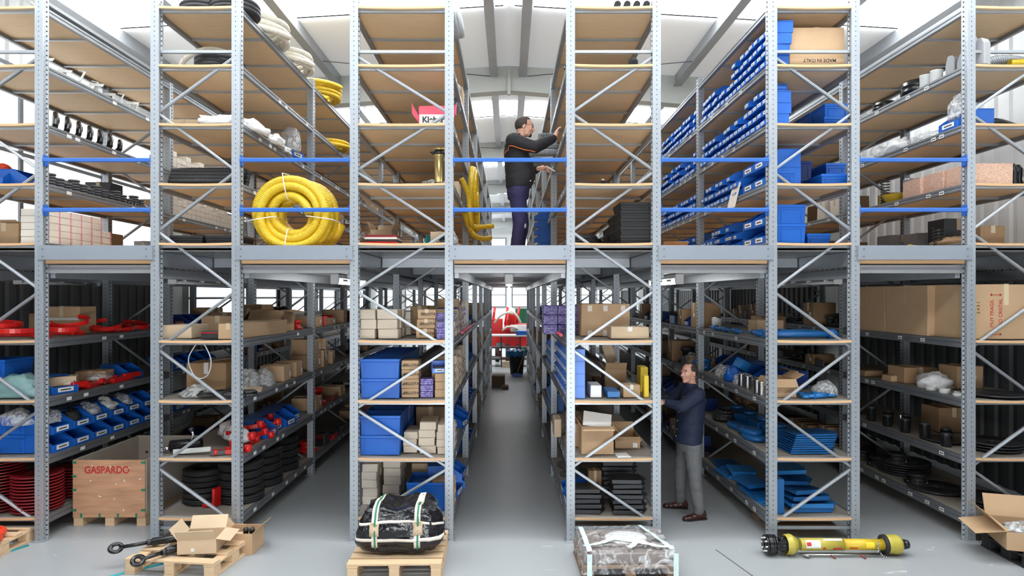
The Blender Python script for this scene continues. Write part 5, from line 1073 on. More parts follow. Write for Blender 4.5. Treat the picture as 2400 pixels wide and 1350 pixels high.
for i in range(8):
    y = .35 + i * .13; b = MB().box(0, .2, 0, .05, 0, .05); b.cyl((.2, .025, 0), (.2, .025, .075), .042, 14); b.box(.02, .06, .04, .12, 0, .045)
    tag(mk('red_casting', b, 'paint_red', None, (-2.98 - .06 * (i % 2), y, ZL[1] + .062 + .05 * (i % 2)), (0, .12 * (i % 3 - 1), .5 + .7 * (i % 3)), bevel=.004), 'red cast linkage part heaped on others, %s, %s' % (ORD[i], on('B', 1)), 'machine part', 'red castings')
for i, (x, y, z, h) in enumerate(((-3.35, .85, .0, .2), (-3.1, 1.0, .0, .16), (-3.5, 1.3, 0, .25))): carton(x, y, ZL[3] + z, .3, .22, h, 'crumpled tan carton behind the long one, %s, %s' % (ORD[i], on('B', 3)), 'card_dark' if i != 1 else 'card_light', opened=1 if i == 1 else 0, rz=.3 * i) if i else None
blob('black_sack', (-3.05, 2.0, ZL[3] + .001), (.16, .14, .22), 'black_film', 'black sack standing behind the open carton ' + on('B', 3), 'sack', seed=210)
for i in range(7): hub('red_hub', -4.98 - .3 * (i % 2), 2.75 + .3 * i, ZL[2], .11, .14, 'paint_red', 'red hub in second bay, %s, %s' % (ORD[i], on('A', 2)), group='second-bay red hubs') if 0 else None
for rk, xx, lvs in (('F', 5.22, (4, 5)), ('A', -5.45, (4, 5))):
    for lv in lvs:
        i = 0
        for k in range(12):
            y = .35 + k * .52
            if rk == 'A' and lv == 5 and y < 1.6 or abs(y + .15 - 2.46) < .32 or abs(y + .15 - 4.88) < .32 or (rk == 'F' and lv == 5 and y < 1.0): continue
            w = rnd.uniform(.26, .36); m = ('card_dark', 'graphite', 'card', 'grey_plastic')[rnd.randrange(4)]
            carton(xx, y, ZL[lv], w, .28, rnd.uniform(.18, .36), '%s rear-row box, %s from the front, %s' % ({'graphite': 'charcoal', 'grey_plastic': 'grey', 'card': 'brown', 'card_dark': 'dark brown'}[m], ORD[i], on(rk, lv)), m, 1, rz=rnd.uniform(-.1, .1)); i += 1
# ================================================================ things standing on the floor
# plywood crate in the first aisle
cx_, cy_ = -4.365, .44
g = tag(empty('plywood_crate', (cx_, cy_, 0)), 'large open plywood crate with red lettering in the first aisle', 'crate')
W, L, H, zb = .79, 1.22, .726, .135
for xx in (-W / 2, -.05, W / 2 - .1): mk('skid', MB().box(xx, xx + .1, .0, L, 0, .105), 'pallet_wood', g, bevel=.003)
mk('crate_floor', MB().box(-W / 2, W / 2, 0, L, .106, zb), 'pallet_wood', g)
mk('front_panel', MB().box(-W / 2, W / 2, -.012, .004, .10, H), 'crate_ply', g, bevel=.002)
mk('back_panel', MB().box(-W / 2, W / 2, L - .012, L, zb, H), 'crate_inner', g, bevel=.002)
for s in (-1, 1): mk('side_panel', MB().box(s * W / 2 - .006, s * W / 2 + .006, .005, L - .013, zb, H), 'crate_inner', g, bevel=.002)
for z in (.18, .40, .55, .70): 
    for s in (-1, 1):
        if (z, s) == (.55, 1): continue
        mk('metal_clip', MB().box(s * (W / 2 - .02) - .022, s * (W / 2 - .02) + .022, -.016, -.0125, z - .012, z + .012), 'green', g)
for x in (-.3, -.1, .1, .3): mk('metal_clip', MB().box(x - .011, x + .011, -.016, -.0125, .10, .145), 'green', g)
text('GASPARDO', .11, 'ink_red', g, (-.02, -.0135, .615), sx=.86, bold=.0025)
b = MB()
for i, (x, z) in enumerate(((-.18, .665), (.02, .655), (.17, .50), (.08, .465), (-.2, .5), (-.1, .33), (.06, .30), (.16, .18), (.34, .52), (.22, .64))): b.obox((x, -.0135, z), (.014 + .008 * (i % 3), .001, .008), (0, i * .7, 0))
mk('torn_paper_spots', b, 'paper', g)
rnk = MB()
for i in range(7): rnk.box(-.30 + i * .09, -.27 + i * .09, L - .0135, L - .0125, .5, .53 + .06 * (i % 2))
mk('stencil_marks', rnk, 'ink', g)
# floor pallet with black drive rods and open carton
pallet(-3.05, -.80, .86, .74, 'small wooden pallet carrying black rods and an open carton', -.12, nb=4)
def rod(x0, y0, z0, x1, y1, z1, label):
    g = tag(empty('towing_rod', (x0, y0, z0)), label, 'rod'); d = Vector((x1 - x0, y1 - y0, z1 - z0)); P = lambda t: d * t
    mk('thin_shaft', MB().tube([P(.1), P(.45)], .017, 12, uv=False), 'black_gloss', g); mk('sleeve', MB().tube([P(.42), P(.44), P(.98), P(1)], .034, 14, rr=[.02, .036, .036, .02], uv=False), 'black_gloss', g)
    mk('collar', MB().tube([P(.38), P(.43)], .028, 12, uv=False), 'graphite', g)
    e = MB().lathe([(.022, -.014), (.05, -.014), (.054, 0), (.05, .014), (.022, .014), (.022, -.014)], 20); o = mk('eye_end', e, 'black_gloss', g, P(.055)); o.rotation_euler = (R(55), 0, math.atan2(d.y, d.x)); o.scale = (1.25, 1, 1)
rod(-3.68, -.63, .18, -2.98, -.30, .20, 'black drive rod with ringed end, lying further back on the pallet'); rod(-3.28, -.94, .19, -2.93, -.40, .18, 'black drive rod with large eye poking over the pallet front')
o = carton(-2.87, -.66, .145, .34, .30, .13, 'open tan carton with splayed flaps on the small pallet', 'card_light', 0, opened=1, rz=.12, seed=2, sticker=(-.1, .3, .03, .03))
o = carton(-2.64, -.33, .002, .30, .26, .205, 'small open carton holding black parts on the floor', 'card', 0, opened=2, seed=3, rz=-.05, sticker=(.35, .3, .001, .001)); 
for i in range(2): can('black_canister', -2.60 + .06 * i, -.22, .01, .026, .20, 'black_gloss', 'black fitting standing in the small open carton, %s' % ('nearer' if i == 0 else 'further'), lid='graphite')
# teal strap across the floor
b = MB(); b.tube([(-5.3, -.88, .004), (-5.0, -.45, .004), (-4.84, -.10, .004)], .012, 6, uv=False); tag(mk('floor_strap', b, 'teal'), 'teal packing strap on the floor by the red hooks', 'strap')
b = MB(); b.tube([(-3.75, -.98, .004), (-3.5, -.75, .004), (-3.2, -.5, .004)], .012, 6, uv=False); tag(mk('floor_strap', b, 'teal'), 'teal packing strap running under the small pallet', 'strap')
# pallet with red hooks
pallet(-5.25, -.72, .7, .8, 'wooden pallet carrying red hooks beside the first rack', 0)
for i, (x, y, rz) in enumerate(((-5.02, -.42, .3), (-5.2, -.5, 2.2), (-5.12, -.25, 1.0), (-5.35, -.4, .5))):
    b = MB(); p = [(.11 * math.cos(a * .3), .11 * math.sin(a * .3), .04) for a in range(-5, 12)]; p = [(p[0][0] - .16, p[0][1] - .06, .04)] + p
    b.tube(p, .036, 12, uv=False); b.cyl((p[-1][0], p[-1][1], 0), (p[-1][0], p[-1][1], .085), .05, 16)
    tag(mk('red_hook', b, 'paint_orange', None, (x, y, .142 + .075 * (i % 2)), (0, 0, rz)), 'curved orange red steel hook, %s on its pallet' % ORD[i], 'hook', 'red hooks on the pallet')
# black wrapped bundle on pallet
pallet(-1.02, -.86, .84, .80, 'wooden pallet under the black wrapped bundle', .02, nb=6)
def bundle(name, w, d, h, m, notch, amp, fr, seed, loc, rz=0):
    b = MB(); nx, ny, nz = 44, 30, 24; N_ = 56; K = 30; vs = []
    off = Vector((seed, seed * 2, 0))
    # superellipsoid with bulges
    for i in range(K + 1):
        ph = -math.pi / 2 + math.pi * i / K
        for j in range(N_):
            t = 2 * math.pi * j / N_; sg = lambda v, e: math.copysign(abs(v) ** e, v)
            x = sg(math.cos(ph), .38) * sg(math.cos(t), .38); y = sg(math.cos(ph), .38) * sg(math.sin(t), .45); z = sg(math.sin(ph), .55)
            p = Vector((x * w / 2, y * d / 2, z * h / 2)); q = noise.noise(p * fr + off) * amp + noise.noise(p * fr * 3 + off) * amp * .45 + noise.noise(p * fr * 8 + off) * amp * .18
            k = 1 + q
            if z > 0: p.z *= 1 - notch * math.exp(-((p.x / w + .02) / .12) ** 2) * z; 
            if z > 0: p.x *= 1 - .16 * z; p.y *= 1 - .1 * z
            p.x *= k; p.y *= k; p.z = max(-h / 2, p.z * (1 + q * (1 if z > 0 else 0))); vs.append((p.x, p.y, p.z + h / 2))
    b.add(vs, [(i * N_ + j, i * N_ + (j + 1) % N_, (i + 1) * N_ + (j + 1) % N_, (i + 1) * N_ + j) for i in range(K) for j in range(N_)], 0, True)
    o = mk(name, b, m, None, loc, (0, 0, rz)); return o
g = bundle('wrapped_bundle', .76, .56, .44, 'black_film', .20, .17, 5.5, 11, (-1.02, -.46, .142))
tag(g, 'bulging bundle wrapped in glossy black film with tape and green straps', 'bundle')
from mathutils.bvhtree import BVHTree
def wrapstrip(parent, pts_dir, wid, lift, m, name, thick=.003):
    """strip laid over the bundle surface by casting from outside towards its middle"""
    me = parent.data; bv = BVHTree.FromPolygons([v.co for v in me.vertices], [p.vertices for p in me.polygons]); b = MB(); L = []
    for (o_, dvec, side) in pts_dir:
        row = []
        for s in (-1, 1):
            oo = Vector(o_) + Vector(side) * (s * wid / 2); hit = bv.ray_cast(oo, Vector(dvec).normalized())[0]
            if hit is None: row = None; break
            row.append((hit - Vector(dvec).normalized() * lift, hit - Vector(dvec).normalized() * (lift - thick)))
        if row: L.append(row)
    vs = []; f = []
    for r in L: vs += [r[0][0], r[1][0], r[1][1], r[0][1]]
    for i in range(len(L) - 1):
        for k in range(4): f.append((i * 4 + k, i * 4 + (k + 1) % 4, (i + 1) * 4 + (k + 1) % 4, (i + 1) * 4 + k))
    if L: f += [(3, 2, 1, 0), tuple((len(L) - 1) * 4 + k for k in range(4))]
    b.add(vs, f, 0, True); return mk(name, b, m, parent)
def loopstrip(parent, x, h, d, wid, lift, m, name, a0=-8, a1=188, x2=None):
    c = Vector((x, 0, h * .35)); P = []
    for k in range(28):
        a = R(a0 + (a1 - a0) * k / 27); dv = Vector((0, math.cos(a), -math.sin(a))); P.append((c + Vector(((x2 or x) - x, 0, 0)) * math.sin(a) - dv * 1.2, dv, (1, 0, 0)))
    return wrapstrip(parent, P, wid, lift, m, name)
for x in (-.20, .185): loopstrip(g, x, .44, .56, .055, .008, 'card_white', 'paper_strip', -14, 180); loopstrip(g, x + .005, .44, .56, .016, .013, 'green', 'green_strap', -18, 195)
for x in (-.2, .19): 
    wrapstrip(g, [((x, -1.2, z), (0, 1, 0), (1, 0, 0)) for z in (.20, .24, .28, .32)], .085, .011, 'card_light', 'carton_scrap')
def hstrip(parent, z0, wid, lift, m, name, half=.36, n=26, dz=0, dirz=0):
    P = []
    for k in range(n):
        t = -1 + 2 * k / (n - 1); a = R(-90 + t * 80); dv = Vector((-math.cos(a), -math.sin(a), dirz)); P.append((Vector((0, 0, z0 + dz * t * t)) - dv * 1.2, dv, (0, 0, 1)))
    return wrapstrip(parent, P, wid, lift, m, name)
hstrip(g, .16, .03, .009, 'card_white', 'adhesive_tape', dz=-.0); hstrip(g, .33, .022, .009, 'card_white', 'adhesive_tape', dz=-.08)
# clear-wrapped low pallet
pallet(1.07, -.92, .84, .66, 'low dark pallet under clear film', .03, 'pallet_dark', 6)
b = MB(); b.box(-.40, .40, .02, .60, 0, .10); b.box(-.2, .22, .15, .5, .10, .13); o = tag(mk('wrapped_load', b, 'load_brown', None, (1.07, -.90, .143), (0, 0, .03), bevel=.01), 'flat brown load wrapped in clear film on the low pallet', 'load')
b = MB(); nx, ny = 34, 26
def fz(x, y):
    u, v = abs(x) / .42, abs(y - .31) / .33; e = max(u, v); top = .125 + .05 * math.exp(-((x / .22) ** 2 + ((y - .32) / .2) ** 2)) + .014 * noise.noise(Vector((x * 9, y * 9, 1))) + .006 * noise.noise(Vector((x * 30, y * 30, 1)))
    return top
vs = []
for j in range(ny + 1):
    for i in range(nx + 1):
        x = -.42 + .84 * i / nx; y = -.02 + .66 * j / ny; z = fz(x, y)
        if i in (0, nx) or j in (0, ny): z = -.06; x *= 1.03
        vs.append((x + .006 * noise.noise(Vector((x * 20, y * 20, 5))), y + (-.02 if j == 0 else 0), z))
b.add(vs, [(j * (nx + 1) + i, j * (nx + 1) + i + 1, (j + 1) * (nx + 1) + i + 1, (j + 1) * (nx + 1) + i) for j in range(ny) for i in range(nx)], 0, True)
fo = mk('stretch_film', b, 'clear_film', o)
wh = MB(); wh.ball((.02, .3, .13), (.2, .15, .03), 20); mk('crumpled_film', wh, 'white_bag', o)
def tstrip(a, c, name='tape_strip', m='grey_light'):
    q = MB(); n = 14; v = []
    a = Vector(a); c = Vector(c); d = (c - a).normalized(); s = Vector((-d.y, d.x, 0)) * .022
    for k in range(n + 1):
        p = a + (c - a) * (k / n)
        for sg in (-1, 1): e = p + s * sg; v.append((e.x, e.y, fz(max(-.41, min(.41, e.x)), max(0, min(.62, e.y))) + .006 if a.z == 0 else e.z))
    q.add(v, [(2 * k, 2 * k + 1, 2 * k + 3, 2 * k + 2) for k in range(n)], 0, True); mk(name, q, m, o)
mat('tape_mint', (0.62, 0.76, 0.74), 0.25, 0, 0.2, 25)
for a, c in (((-.36, .0, 0), (-.36, .6, 0)), ((.38, .02, 0), (.22, .6, 0)), ((-.4, .12, 0), (-.1, .2, 0)), ((-.1, .2, 0), (.4, .06, 0)), ((.0, .05, 0), (.1, .16, 0))): tstrip(a, c, m='tape_mint')
for x in (-.37, .39): mk('tape_strip', MB().box(x - .022, x + .022, -.052, -.048, -.10, .12), 'tape_mint', o)
# PTO drive shaft
g = tag(empty('drive_shaft', (2.62, -.33, .105)), 'yellow drive shaft with black joint lying on the floor', 'drive shaft')
dx = 1.22
mk('outer_tube', MB().tube([(.20, 0, 0), (.62, 0, 0)], .058, 24, uv=False), 'pto_yellow', g); mk('inner_tube', MB().tube([(.62, 0, 0), (1.02, 0, -.004)], .052, 24, uv=False), 'yellow', g)
mk('guard_cone', MB().lathe([(.058, .17), (.062, .17), (.095, .12), (.10, .10), (.09, .085), (.095, .07), (.085, .06)], 26, axis='x'), 'pto_yellow', g)
mk('guard_cone', MB().lathe([(.052, 1.0), (.07, 1.02), (.08, 1.04), (.088, 1.06), (.082, 1.07), (.092, 1.09), (.086, 1.10), (.094, 1.12), (.088, 1.135), (.09, 1.15), (.075, 1.17), (.05, 1.18)], 26, axis='x'), 'pto_yellow', g)
mk('rubber_ring', MB().lathe([(.06, 1.0), (.09, 1.005), (.094, 1.03), (.07, 1.04)], 26, axis='x'), 'black_rubber', g)
mk('end_yoke', MB().lathe([(0, 1.17), (.045, 1.17), (.05, 1.2), (.035, 1.215), (.045, 1.22), (.04, 1.25), (0, 1.25)], 20, axis='x'), 'black_gloss', g)
b = MB(); b.lathe([(.02, -.14), (.06, -.14), (.09, -.11), (.092, -.06), (.06, -.05), (.055, -.02), (.03, -.02)], 20, axis='x')
for k in range(5): b.tube([(-.13 + .022 * k, .085 * math.cos(a * .4), .085 * math.sin(a * .4)) for a in range(16)], .009, 8, closed=True, uv=False)
mk('friction_clutch', b, 'black_gloss', g)
b = MB(); b.box(-.03, .07, -.06, -.035, -.045, .045); b.box(-.03, .07, .035, .06, -.045, .045); b.cyl((.03, -.075, 0), (.03, .075, 0), .022, 14); b.cyl((.03, 0, -.07), (.03, 0, .07), .022, 14); b.box(.0, .11, -.04, .04, -.055, -.03); b.box(.0, .11, -.04, .04, .03, .055)
mk('universal_joint', b, 'black_gloss', g, bevel=.005)
for i in range(8): a = i * math.pi / 4; mk('clutch_bolt', MB().cyl((-.155, .065 * math.cos(a), .065 * math.sin(a)), (-.10, .065 * math.cos(a), .065 * math.sin(a)), .010, 8), 'steel', g)
q = MB(); n = 10
def patch(x0, x1, a0, a1, m, nm, r=.0595):
    q = MB(); v = []
    for k in range(n + 1):
        a = R(a0 + (a1 - a0) * k / n)
        for x in (x0, x1): v.append((x, -r * math.cos(a), r * math.sin(a)))
    q.add(v, [(2 * k, 2 * k + 1, 2 * k + 3, 2 * k + 2) for k in range(n)], 0, True); mk(nm, q, m, g)
patch(.24, .38, -15, 60, 'paper', 'paper_label'); patch(.245, .29, 5, 40, 'ink_red', 'label_print', .060); patch(.40, .43, -30, -10, 'ink_red', 'warning_sticker'); patch(.50, .585, -32, -12, 'ink_red', 'warning_sticker'); patch(.42, .60, 55, 80, 'paper', 'pale_sticker'); patch(.66, .74, -28, -12, 'ink_red', 'warning_sticker', .0535); patch(.82, .90, -20, 40, 'yellow_bright', 'warning_sticker', .0535)
mk('support_bar', MB().tube([(.2, -.06, -.075), (1.0, -.06, -.078)], .006, 8, uv=False), 'steel', g); mk('bar_bracket', MB().tube([(.47, -.06, -.075), (.48, -.07, -.09), (.50, -.1, -.098)], .007, 8, uv=False), 'dark_red', g); mk('bar_bracket', MB().tube([(.76, -.06, -.075), (.77, -.07, -.09), (.79, -.1, -.098)], .007, 8, uv=False), 'dark_red', g)
ch = MB()
for k in range(14): ch.lathe([(.006, -.002), (.010, 0), (.006, .002), (.004, 0), (.006, -.002)], 8, c=(.93 + .005 * math.sin(k * 2) + .012 * max(0, k - 9), -.062 - .012 * max(0, k - 9), .05 - .0112 * min(k, 12)), axis='xy'[k % 2])
mk('retaining_chain', ch, 'steel', g); mk('chain_clip', MB().lathe([(0, 0), (.02, .005), (.03, .01), (0, .02)], 12, c=(.24, -.07, -.09)), 'grey_plastic', g)
# open carton at the sixth rack
pallet(5.15, -.72, .8, .62, 'dark pallet under the open carton by the ribbed wall side', 0, 'black_rubber', 4)
o = carton(5.02, -.68, .143, .78, .5, .17, 'open brown carton with a printed clear bag in front of fragile-box rack', 'card', 0, opened=2, rz=-.3, seed=9)
f = MB().obox((-.50, .22, .155), (.28, .44, .005), (0, -.18, 0)); mk('box_flap', f, 'card', o); mk('paper_label', MB().box(-.22, -.12, -.004, -.002, .07, .10), 'paper', o)
b = MB(); b.box(-.3, .32, .08, .42, .02, .12); mk('dark_contents', b, 'graphite', o, bevel=.02)
blob('plastic_bag', (4.92, -.42, .27), (.16, .12, .06), 'clear_bag', 'clear bag with red print lying in the open carton', seed=150)
# tilted cardboard box shapes in the deep central aisle and the workshop beyond
def xy(px, D): return wx(px, D), D - D0
g = tag(empty('rubbish_bin', (wx(1211, 20.4), 20.4 - D0, 0)), 'black rubbish bin lined with a blue bag at the far end', 'bin')
mk('bin_body', MB().lathe([(0, 0), (.20, 0), (.27, .75), (.26, .76), (0, .72)], 24), 'black_rubber', g)
b = MB(); n = 40; vs = []
for i, (r, z) in enumerate(((.20, .70), (.30, .78), (.33, .74), (.31, .60))):
    for j in range(n): a = 2 * math.pi * j / n; q = 1 + .08 * math.sin(j * 2.3 + i) ; vs.append((r * q * math.cos(a), r * q * math.sin(a), z + .03 * math.sin(j * 1.7)))
b.add(vs, [(i * n + j, i * n + (j + 1) % n, (i + 1) * n + (j + 1) % n, (i + 1) * n + j) for i in range(3) for j in range(n)], 0, True); mk('blue_liner', b, 'paint_sky', g)
g = tag(empty('broom', (wx(1212, 19.8), 13.3, .0)), 'broom leaning beside the rubbish bin', 'broom'); mk('broom_handle', MB().cyl((0, 0, .1), (.32, .3, 1.0), .013, 8), 'card', g); mk('broom_head', MB().box(-.14, .14, -.04, .04, .0, .11), 'blue_rail', g, bevel=.01)
carton(wx(1168, 17.6), 11.1, 0, .36, .5, .30, 'dark wooden chest on the far aisle floor', 'pallet_dark', 0, name='wooden_chest', cat='chest'); carton(wx(1184, 17.0), 10.6, 0, .18, .3, .09, 'low dark plank box beside the wooden chest', 'pallet_dark', 0, name='wooden_chest', cat='chest')
# workbench with red machinery
bx0, bx1 = wx(1120, 22.5), wx(1260, 22.5); by = 22.5 - D0
g = tag(empty('workbench', ((bx0 + bx1) / 2, by, 0)), 'dark shelved workbench across the end of the central aisle', 'workbench'); W = bx1 - bx0
mk('bench_top', MB().box(-W / 2, W / 2, 0, .8, 1.08, 1.13), 'grey_light', g, bevel=.004)
for z in (.25, .66): mk('bench_shelf', MB().box(-W / 2, W / 2, .02, .78, z, z + .03), 'graphite', g)
for x in (-W / 2, -W * .12, W * .2, W / 2 - .04): mk('bench_leg', MB().box(x, x + .04, .02, .78, 0, 1.08), 'graphite', g)
carton(wx(1222, 22.5), by + .05, 1.13, .38, .3, .15, 'blue box on the workbench', 'plastic_blue', 0); carton(wx(1172, 22.5), by + .1, .69, .3, .3, .16, 'white box on the workbench shelf', 'paper', 0); carton(wx(1160, 22.5), by + .1, .28, .4, .3, .08, 'white flat box on the low bench shelf', 'paper', 0); carton(wx(1187, 22.4), by - .3, 0, .3, .3, .22, 'tan carton on the floor beside the rubbish bin', 'card_light', 1)
can('red_extinguisher', wx(1171, 22.3), by + .2, .28, .06, .28, 'paint_red', 'small red cylinder on the bench shelf', 'cylinder')
g = tag(empty('farm_machine', (wx(1190, 24.5), 24.5 - D0, 0)), 'red farm machine with pale hoses standing beyond the workbench', 'machine')
b = MB(); b.box(-.75, .75, 0, 1.2, .5, 1.2); b.box(-.65, -.2, 0, .8, 1.1, 1.65); b.obox((.1, .1, 1.5), (.35, .4, .7), (0, .2, .2)); b.box(.3, .75, -.1, .6, 1.2, 1.45); mk('machine_frame', b, 'machine_red', g, bevel=.06, seg=2)
mk('machine_hopper', MB().box(.1, .72, -.2, .0, 1.15, 1.42), 'white_plastic', g, bevel=.02)
for i, (a, c) in enumerate((((-.5, -.2, 1.5), (.2, -.3, 1.85)), ((-.2, -.2, 1.2), (.5, -.2, 1.15)), ((0, -.2, 1.9), (.5, -.2, 1.5)))):
    a = Vector(a); c = Vector(c); m_ = (a + c) / 2 + Vector((0, -.1, .18)); mk('machine_hose', MB().tube([a, (a + m_) / 2 + Vector((0, 0, .07)), m_, (c + m_) / 2 + Vector((0, 0, .05)), c], .045, 8, uv=False), 'hose_cream', g)
for x in (-.4, .0, .42): mk('machine_wheel', MB().lathe([(0, -.08), (.33, -.08), (.36, 0), (.33, .08), (0, .08)], 20, c=(x, -.05, .34), axis='x'), 'black_rubber', g)
for x in (-.6, -.1, .35): mk('machine_mast', MB().cyl((x, .2, 1.4), (x + .1, .2, 2.1), .05, 10), 'machine_red', g)
can('green_tank', wx(1224, 27), 27 - D0 , .0, .3, 2.0, 'green', 'green tank beyond the red farm machine', 'tank')
# long pink-red pipe lying on edge of the fourth shelf by the central aisle
tag(mk('red_pipe', MB().cyl((.575, .5, 0), (.57, 3.2, 0), .018, 10), 'paint_pink', None, (0, 0, ZL[3] + .02)), 'thin red pipe laid along the central aisle edge of film-pallet rack', 'pipe')
tag(mk('red_pipe', MB().cyl((-.555, 1.0, 0), (-.56, 3.6, 0), .016, 10), 'paint_pink', None, (0, 0, ZL[3] + .02)), 'thin red pipe laid along the central aisle edge of black-bundle rack', 'pipe')
coil('hose_coil', (.25, .55, 2.887), .13, .022, 2, 2, 'hose_cream', 'pale hose ring on the walkway behind the man in black', seed=160); lever('red_lever', .35, .35, 2.89, .22, 'paint_red', 'red lever on the walkway beside the man in black', -.3)
for i in range(5): clone('bin_s', None, (.35 + .0 * i, 3.6 + .2 * i, 2.886), -1.57, 'blue bin on the central walkway, %s beyond the man in black' % ORD[i], 'bin', None)
for t in range(8): clone('bin_s', None, (.38, 3.2, 2.886 + t * .1125), -1.57, 'blue bin in a tall pile on the central walkway, %s up' % ORD[t], 'bin', 'tall bin pile on the central walkway')

for x, ds in ((4.80, 'fragile-box rack'), (-4.90, 'red-disc rack')):
    b = MB(); b.prism([(0, 0), (.05, 0), (.05, .004), (.004, .004), (.004, .086), (.05, .086), (.05, .09), (0, .09)], 'y', 0, 7.0)
    tag(mk('steel_channel', b, 'upright', None, (x, .12, ZL[8] + .004), bevel=.001), 'long perforated steel channel lying on the top shelf of ' + ds, 'channel')
# ================================================================ people
def fuse(b, name, voxel, smooth=6, fold=0.0, ff=9, mats=('skin',), parent=None, seed=0):
    """melt the overlapping shapes into one continuous surface"""
    me = b.mesh(name, list(mats)); o = bpy.data.objects.new(name, me); C.objects.link(o)
    r = o.modifiers.new('r', 'REMESH'); r.mode = 'VOXEL'; r.voxel_size = voxel
    s = o.modifiers.new('s', 'SMOOTH'); s.iterations = smooth; s.factor = .5
    dg = bpy.context.evaluated_depsgraph_get(); m2 = bpy.data.meshes.new_from_object(o.evaluated_get(dg)); m2.name = name
    o.modifiers.clear(); o.data = m2
    if fold:
        off = Vector((seed, seed * 2.3, 0)); 
        nr = [v.normal.copy() for v in m2.vertices]
        for v, n in zip(m2.vertices, nr):
            p = v.co; q = noise.noise(Vector((p.x * ff, p.y * ff, p.z * ff * 1.8)) + off) + .5 * noise.noise(Vector((p.x * ff * 2, p.y * ff * 2, p.z * ff * 4)) + off)
            v.co = p + n * q * fold
    m2.polygons.foreach_set('use_smooth', [True] * len(m2.polygons)); m2.materials.clear()
    for q in mats: m2.materials.append(M[q])
    m2.update()
    if parent: o.parent = parent
    return o
def loft(b, secs, n=24, m=0):
    """secs: (x, y, z, half depth, half width, heading)"""
    o = len(b.v)
    for x, y, z, rx, ry, h in secs:
        c, s = math.cos(h), math.sin(h)
        for j in range(n):
            t = 2 * math.pi * j / n; u, v = rx * math.cos(t), ry * math.sin(t); b.v.append((x + u * c - v * s, y + u * s + v * c, z))
    for i in range(len(secs) - 1):
        for j in range(n):
            j2 = (j + 1) % n; b.f.append([o + i * n + j, o + i * n + j2, o + (i + 1) * n + j2, o + (i + 1) * n + j]); b.m.append(m); b.sm.append(True)
    b.f.append([o + j for j in range(n - 1, -1, -1)]); b.m.append(m); b.sm.append(True)
    k = o + (len(secs) - 1) * n; b.f.append([k + j for j in range(n)]); b.m.append(m); b.sm.append(True)
def limb(b, pts, rad, n=16):
    P = []; Q = []
    for i in range(len(pts) - 1):
        a, c = Vector(pts[i]), Vector(pts[i + 1])
        for k in range(6): P.append(a.lerp(c, k / 6)); Q.append(rad[i] + (rad[i + 1] - rad[i]) * k / 6)
    P.append(Vector(pts[-1])); Q.append(rad[-1]); b.tube(P, 0, n, rr=Q, uv=False)
    for p, r in zip(pts, rad): b.ball(tuple(p), r * .99, 12)
def hand(b, wrist, d, n, curl, thumb_side=1, spread=.0):
    d = Vector(d).normalized(); n = (Vector(n) - d * Vector(n).dot(d)).normalized(); s = d.cross(n) * thumb_side; w = Vector(wrist)
    limb(b, [w, w + d * .03], [.026, .030]); 
    for k in (-.028, -.010, .010, .028): limb(b, [w + d * .015 + s * k * .6, w + d * .088 + s * k], [.017, .0145])
    for i, (k, L) in enumerate(((.030, .068), (.011, .078), (-.009, .073), (-.028, .057))):
        p = w + d * .088 + s * k; a = curl * (1 + .12 * i); pts = [p]; ang = 0
        for seg in (.45, .32, .27):
            ang += a; dv = d * math.cos(ang) + n * math.sin(ang) + s * (k * spread * 6); pts.append(pts[-1] + dv.normalized() * L * seg)
        limb(b, pts, [.0098, .0092, .0085, .0072], 10)
    t0 = w + d * .028 + s * .028; t1 = t0 + (d * .55 + s * .65 + n * .25).normalized() * .038; t2 = t1 + (d * .85 + s * .15 + n * .45).normalized() * .033; t3 = t2 + (d * .9 - s * .1 + n * .5).normalized() * .024
    limb(b, [t0, t1, t2, t3], [.0165, .0125, .0108, .0085], 10)
def head(b, c, H):
    """c: skull centre; H: 3x3 whose columns are facing, side, up"""
    def P(x, y, z): return tuple(Vector(c) + H @ Vector((x, y, z)))
    def B(p, r, n=18):
        k = MB(); k.ball((0, 0, 0), r, n, 0, 12); vs = [tuple(Vector(c) + H @ (Vector(p) + Vector(v))) for v in k.v]; b.add(vs, k.f, 0, True)
    B((-.012, 0, .028), (.098, .077, .090)); B((.028, 0, -.012), (.066, .062, .085)); B((.030, 0, -.062), (.052, .050, .050)); B((.066, 0, -.088), (.026, .026, .022)); B((-.02, 0, -.04), (.07, .065, .06))
    B((.078, 0, .030), (.022, .050, .012)); B((.062, .033, -.022), (.026, .022, .022)); B((.062, -.033, -.022), (.026, .022, .022))
    limb(b, [P(.086, 0, .022), P(.103, 0, -.004), P(.114, 0, -.020)], [.009, .011, .0135], 10); B((.100, .011, -.023), (.010, .009, .008)); B((.100, -.011, -.023), (.010, .009, .008))
    B((.088, 0, -.050), (.012, .024, .007)); B((.086, 0, -.060), (.012, .021, .008))
    for s in (-1, 1): B((-.012, s * .077, -.002), (.019, .008, .031)); B((-.006, s * .082, .012), (.014, .007, .017)); B((-.008, s * .080, -.022), (.009, .006, .011))
    limb(b, [P(-.012, 0, -.04), P(-.035, 0, -.13), P(-.045, 0, -.19)], [.055, .056, .066])
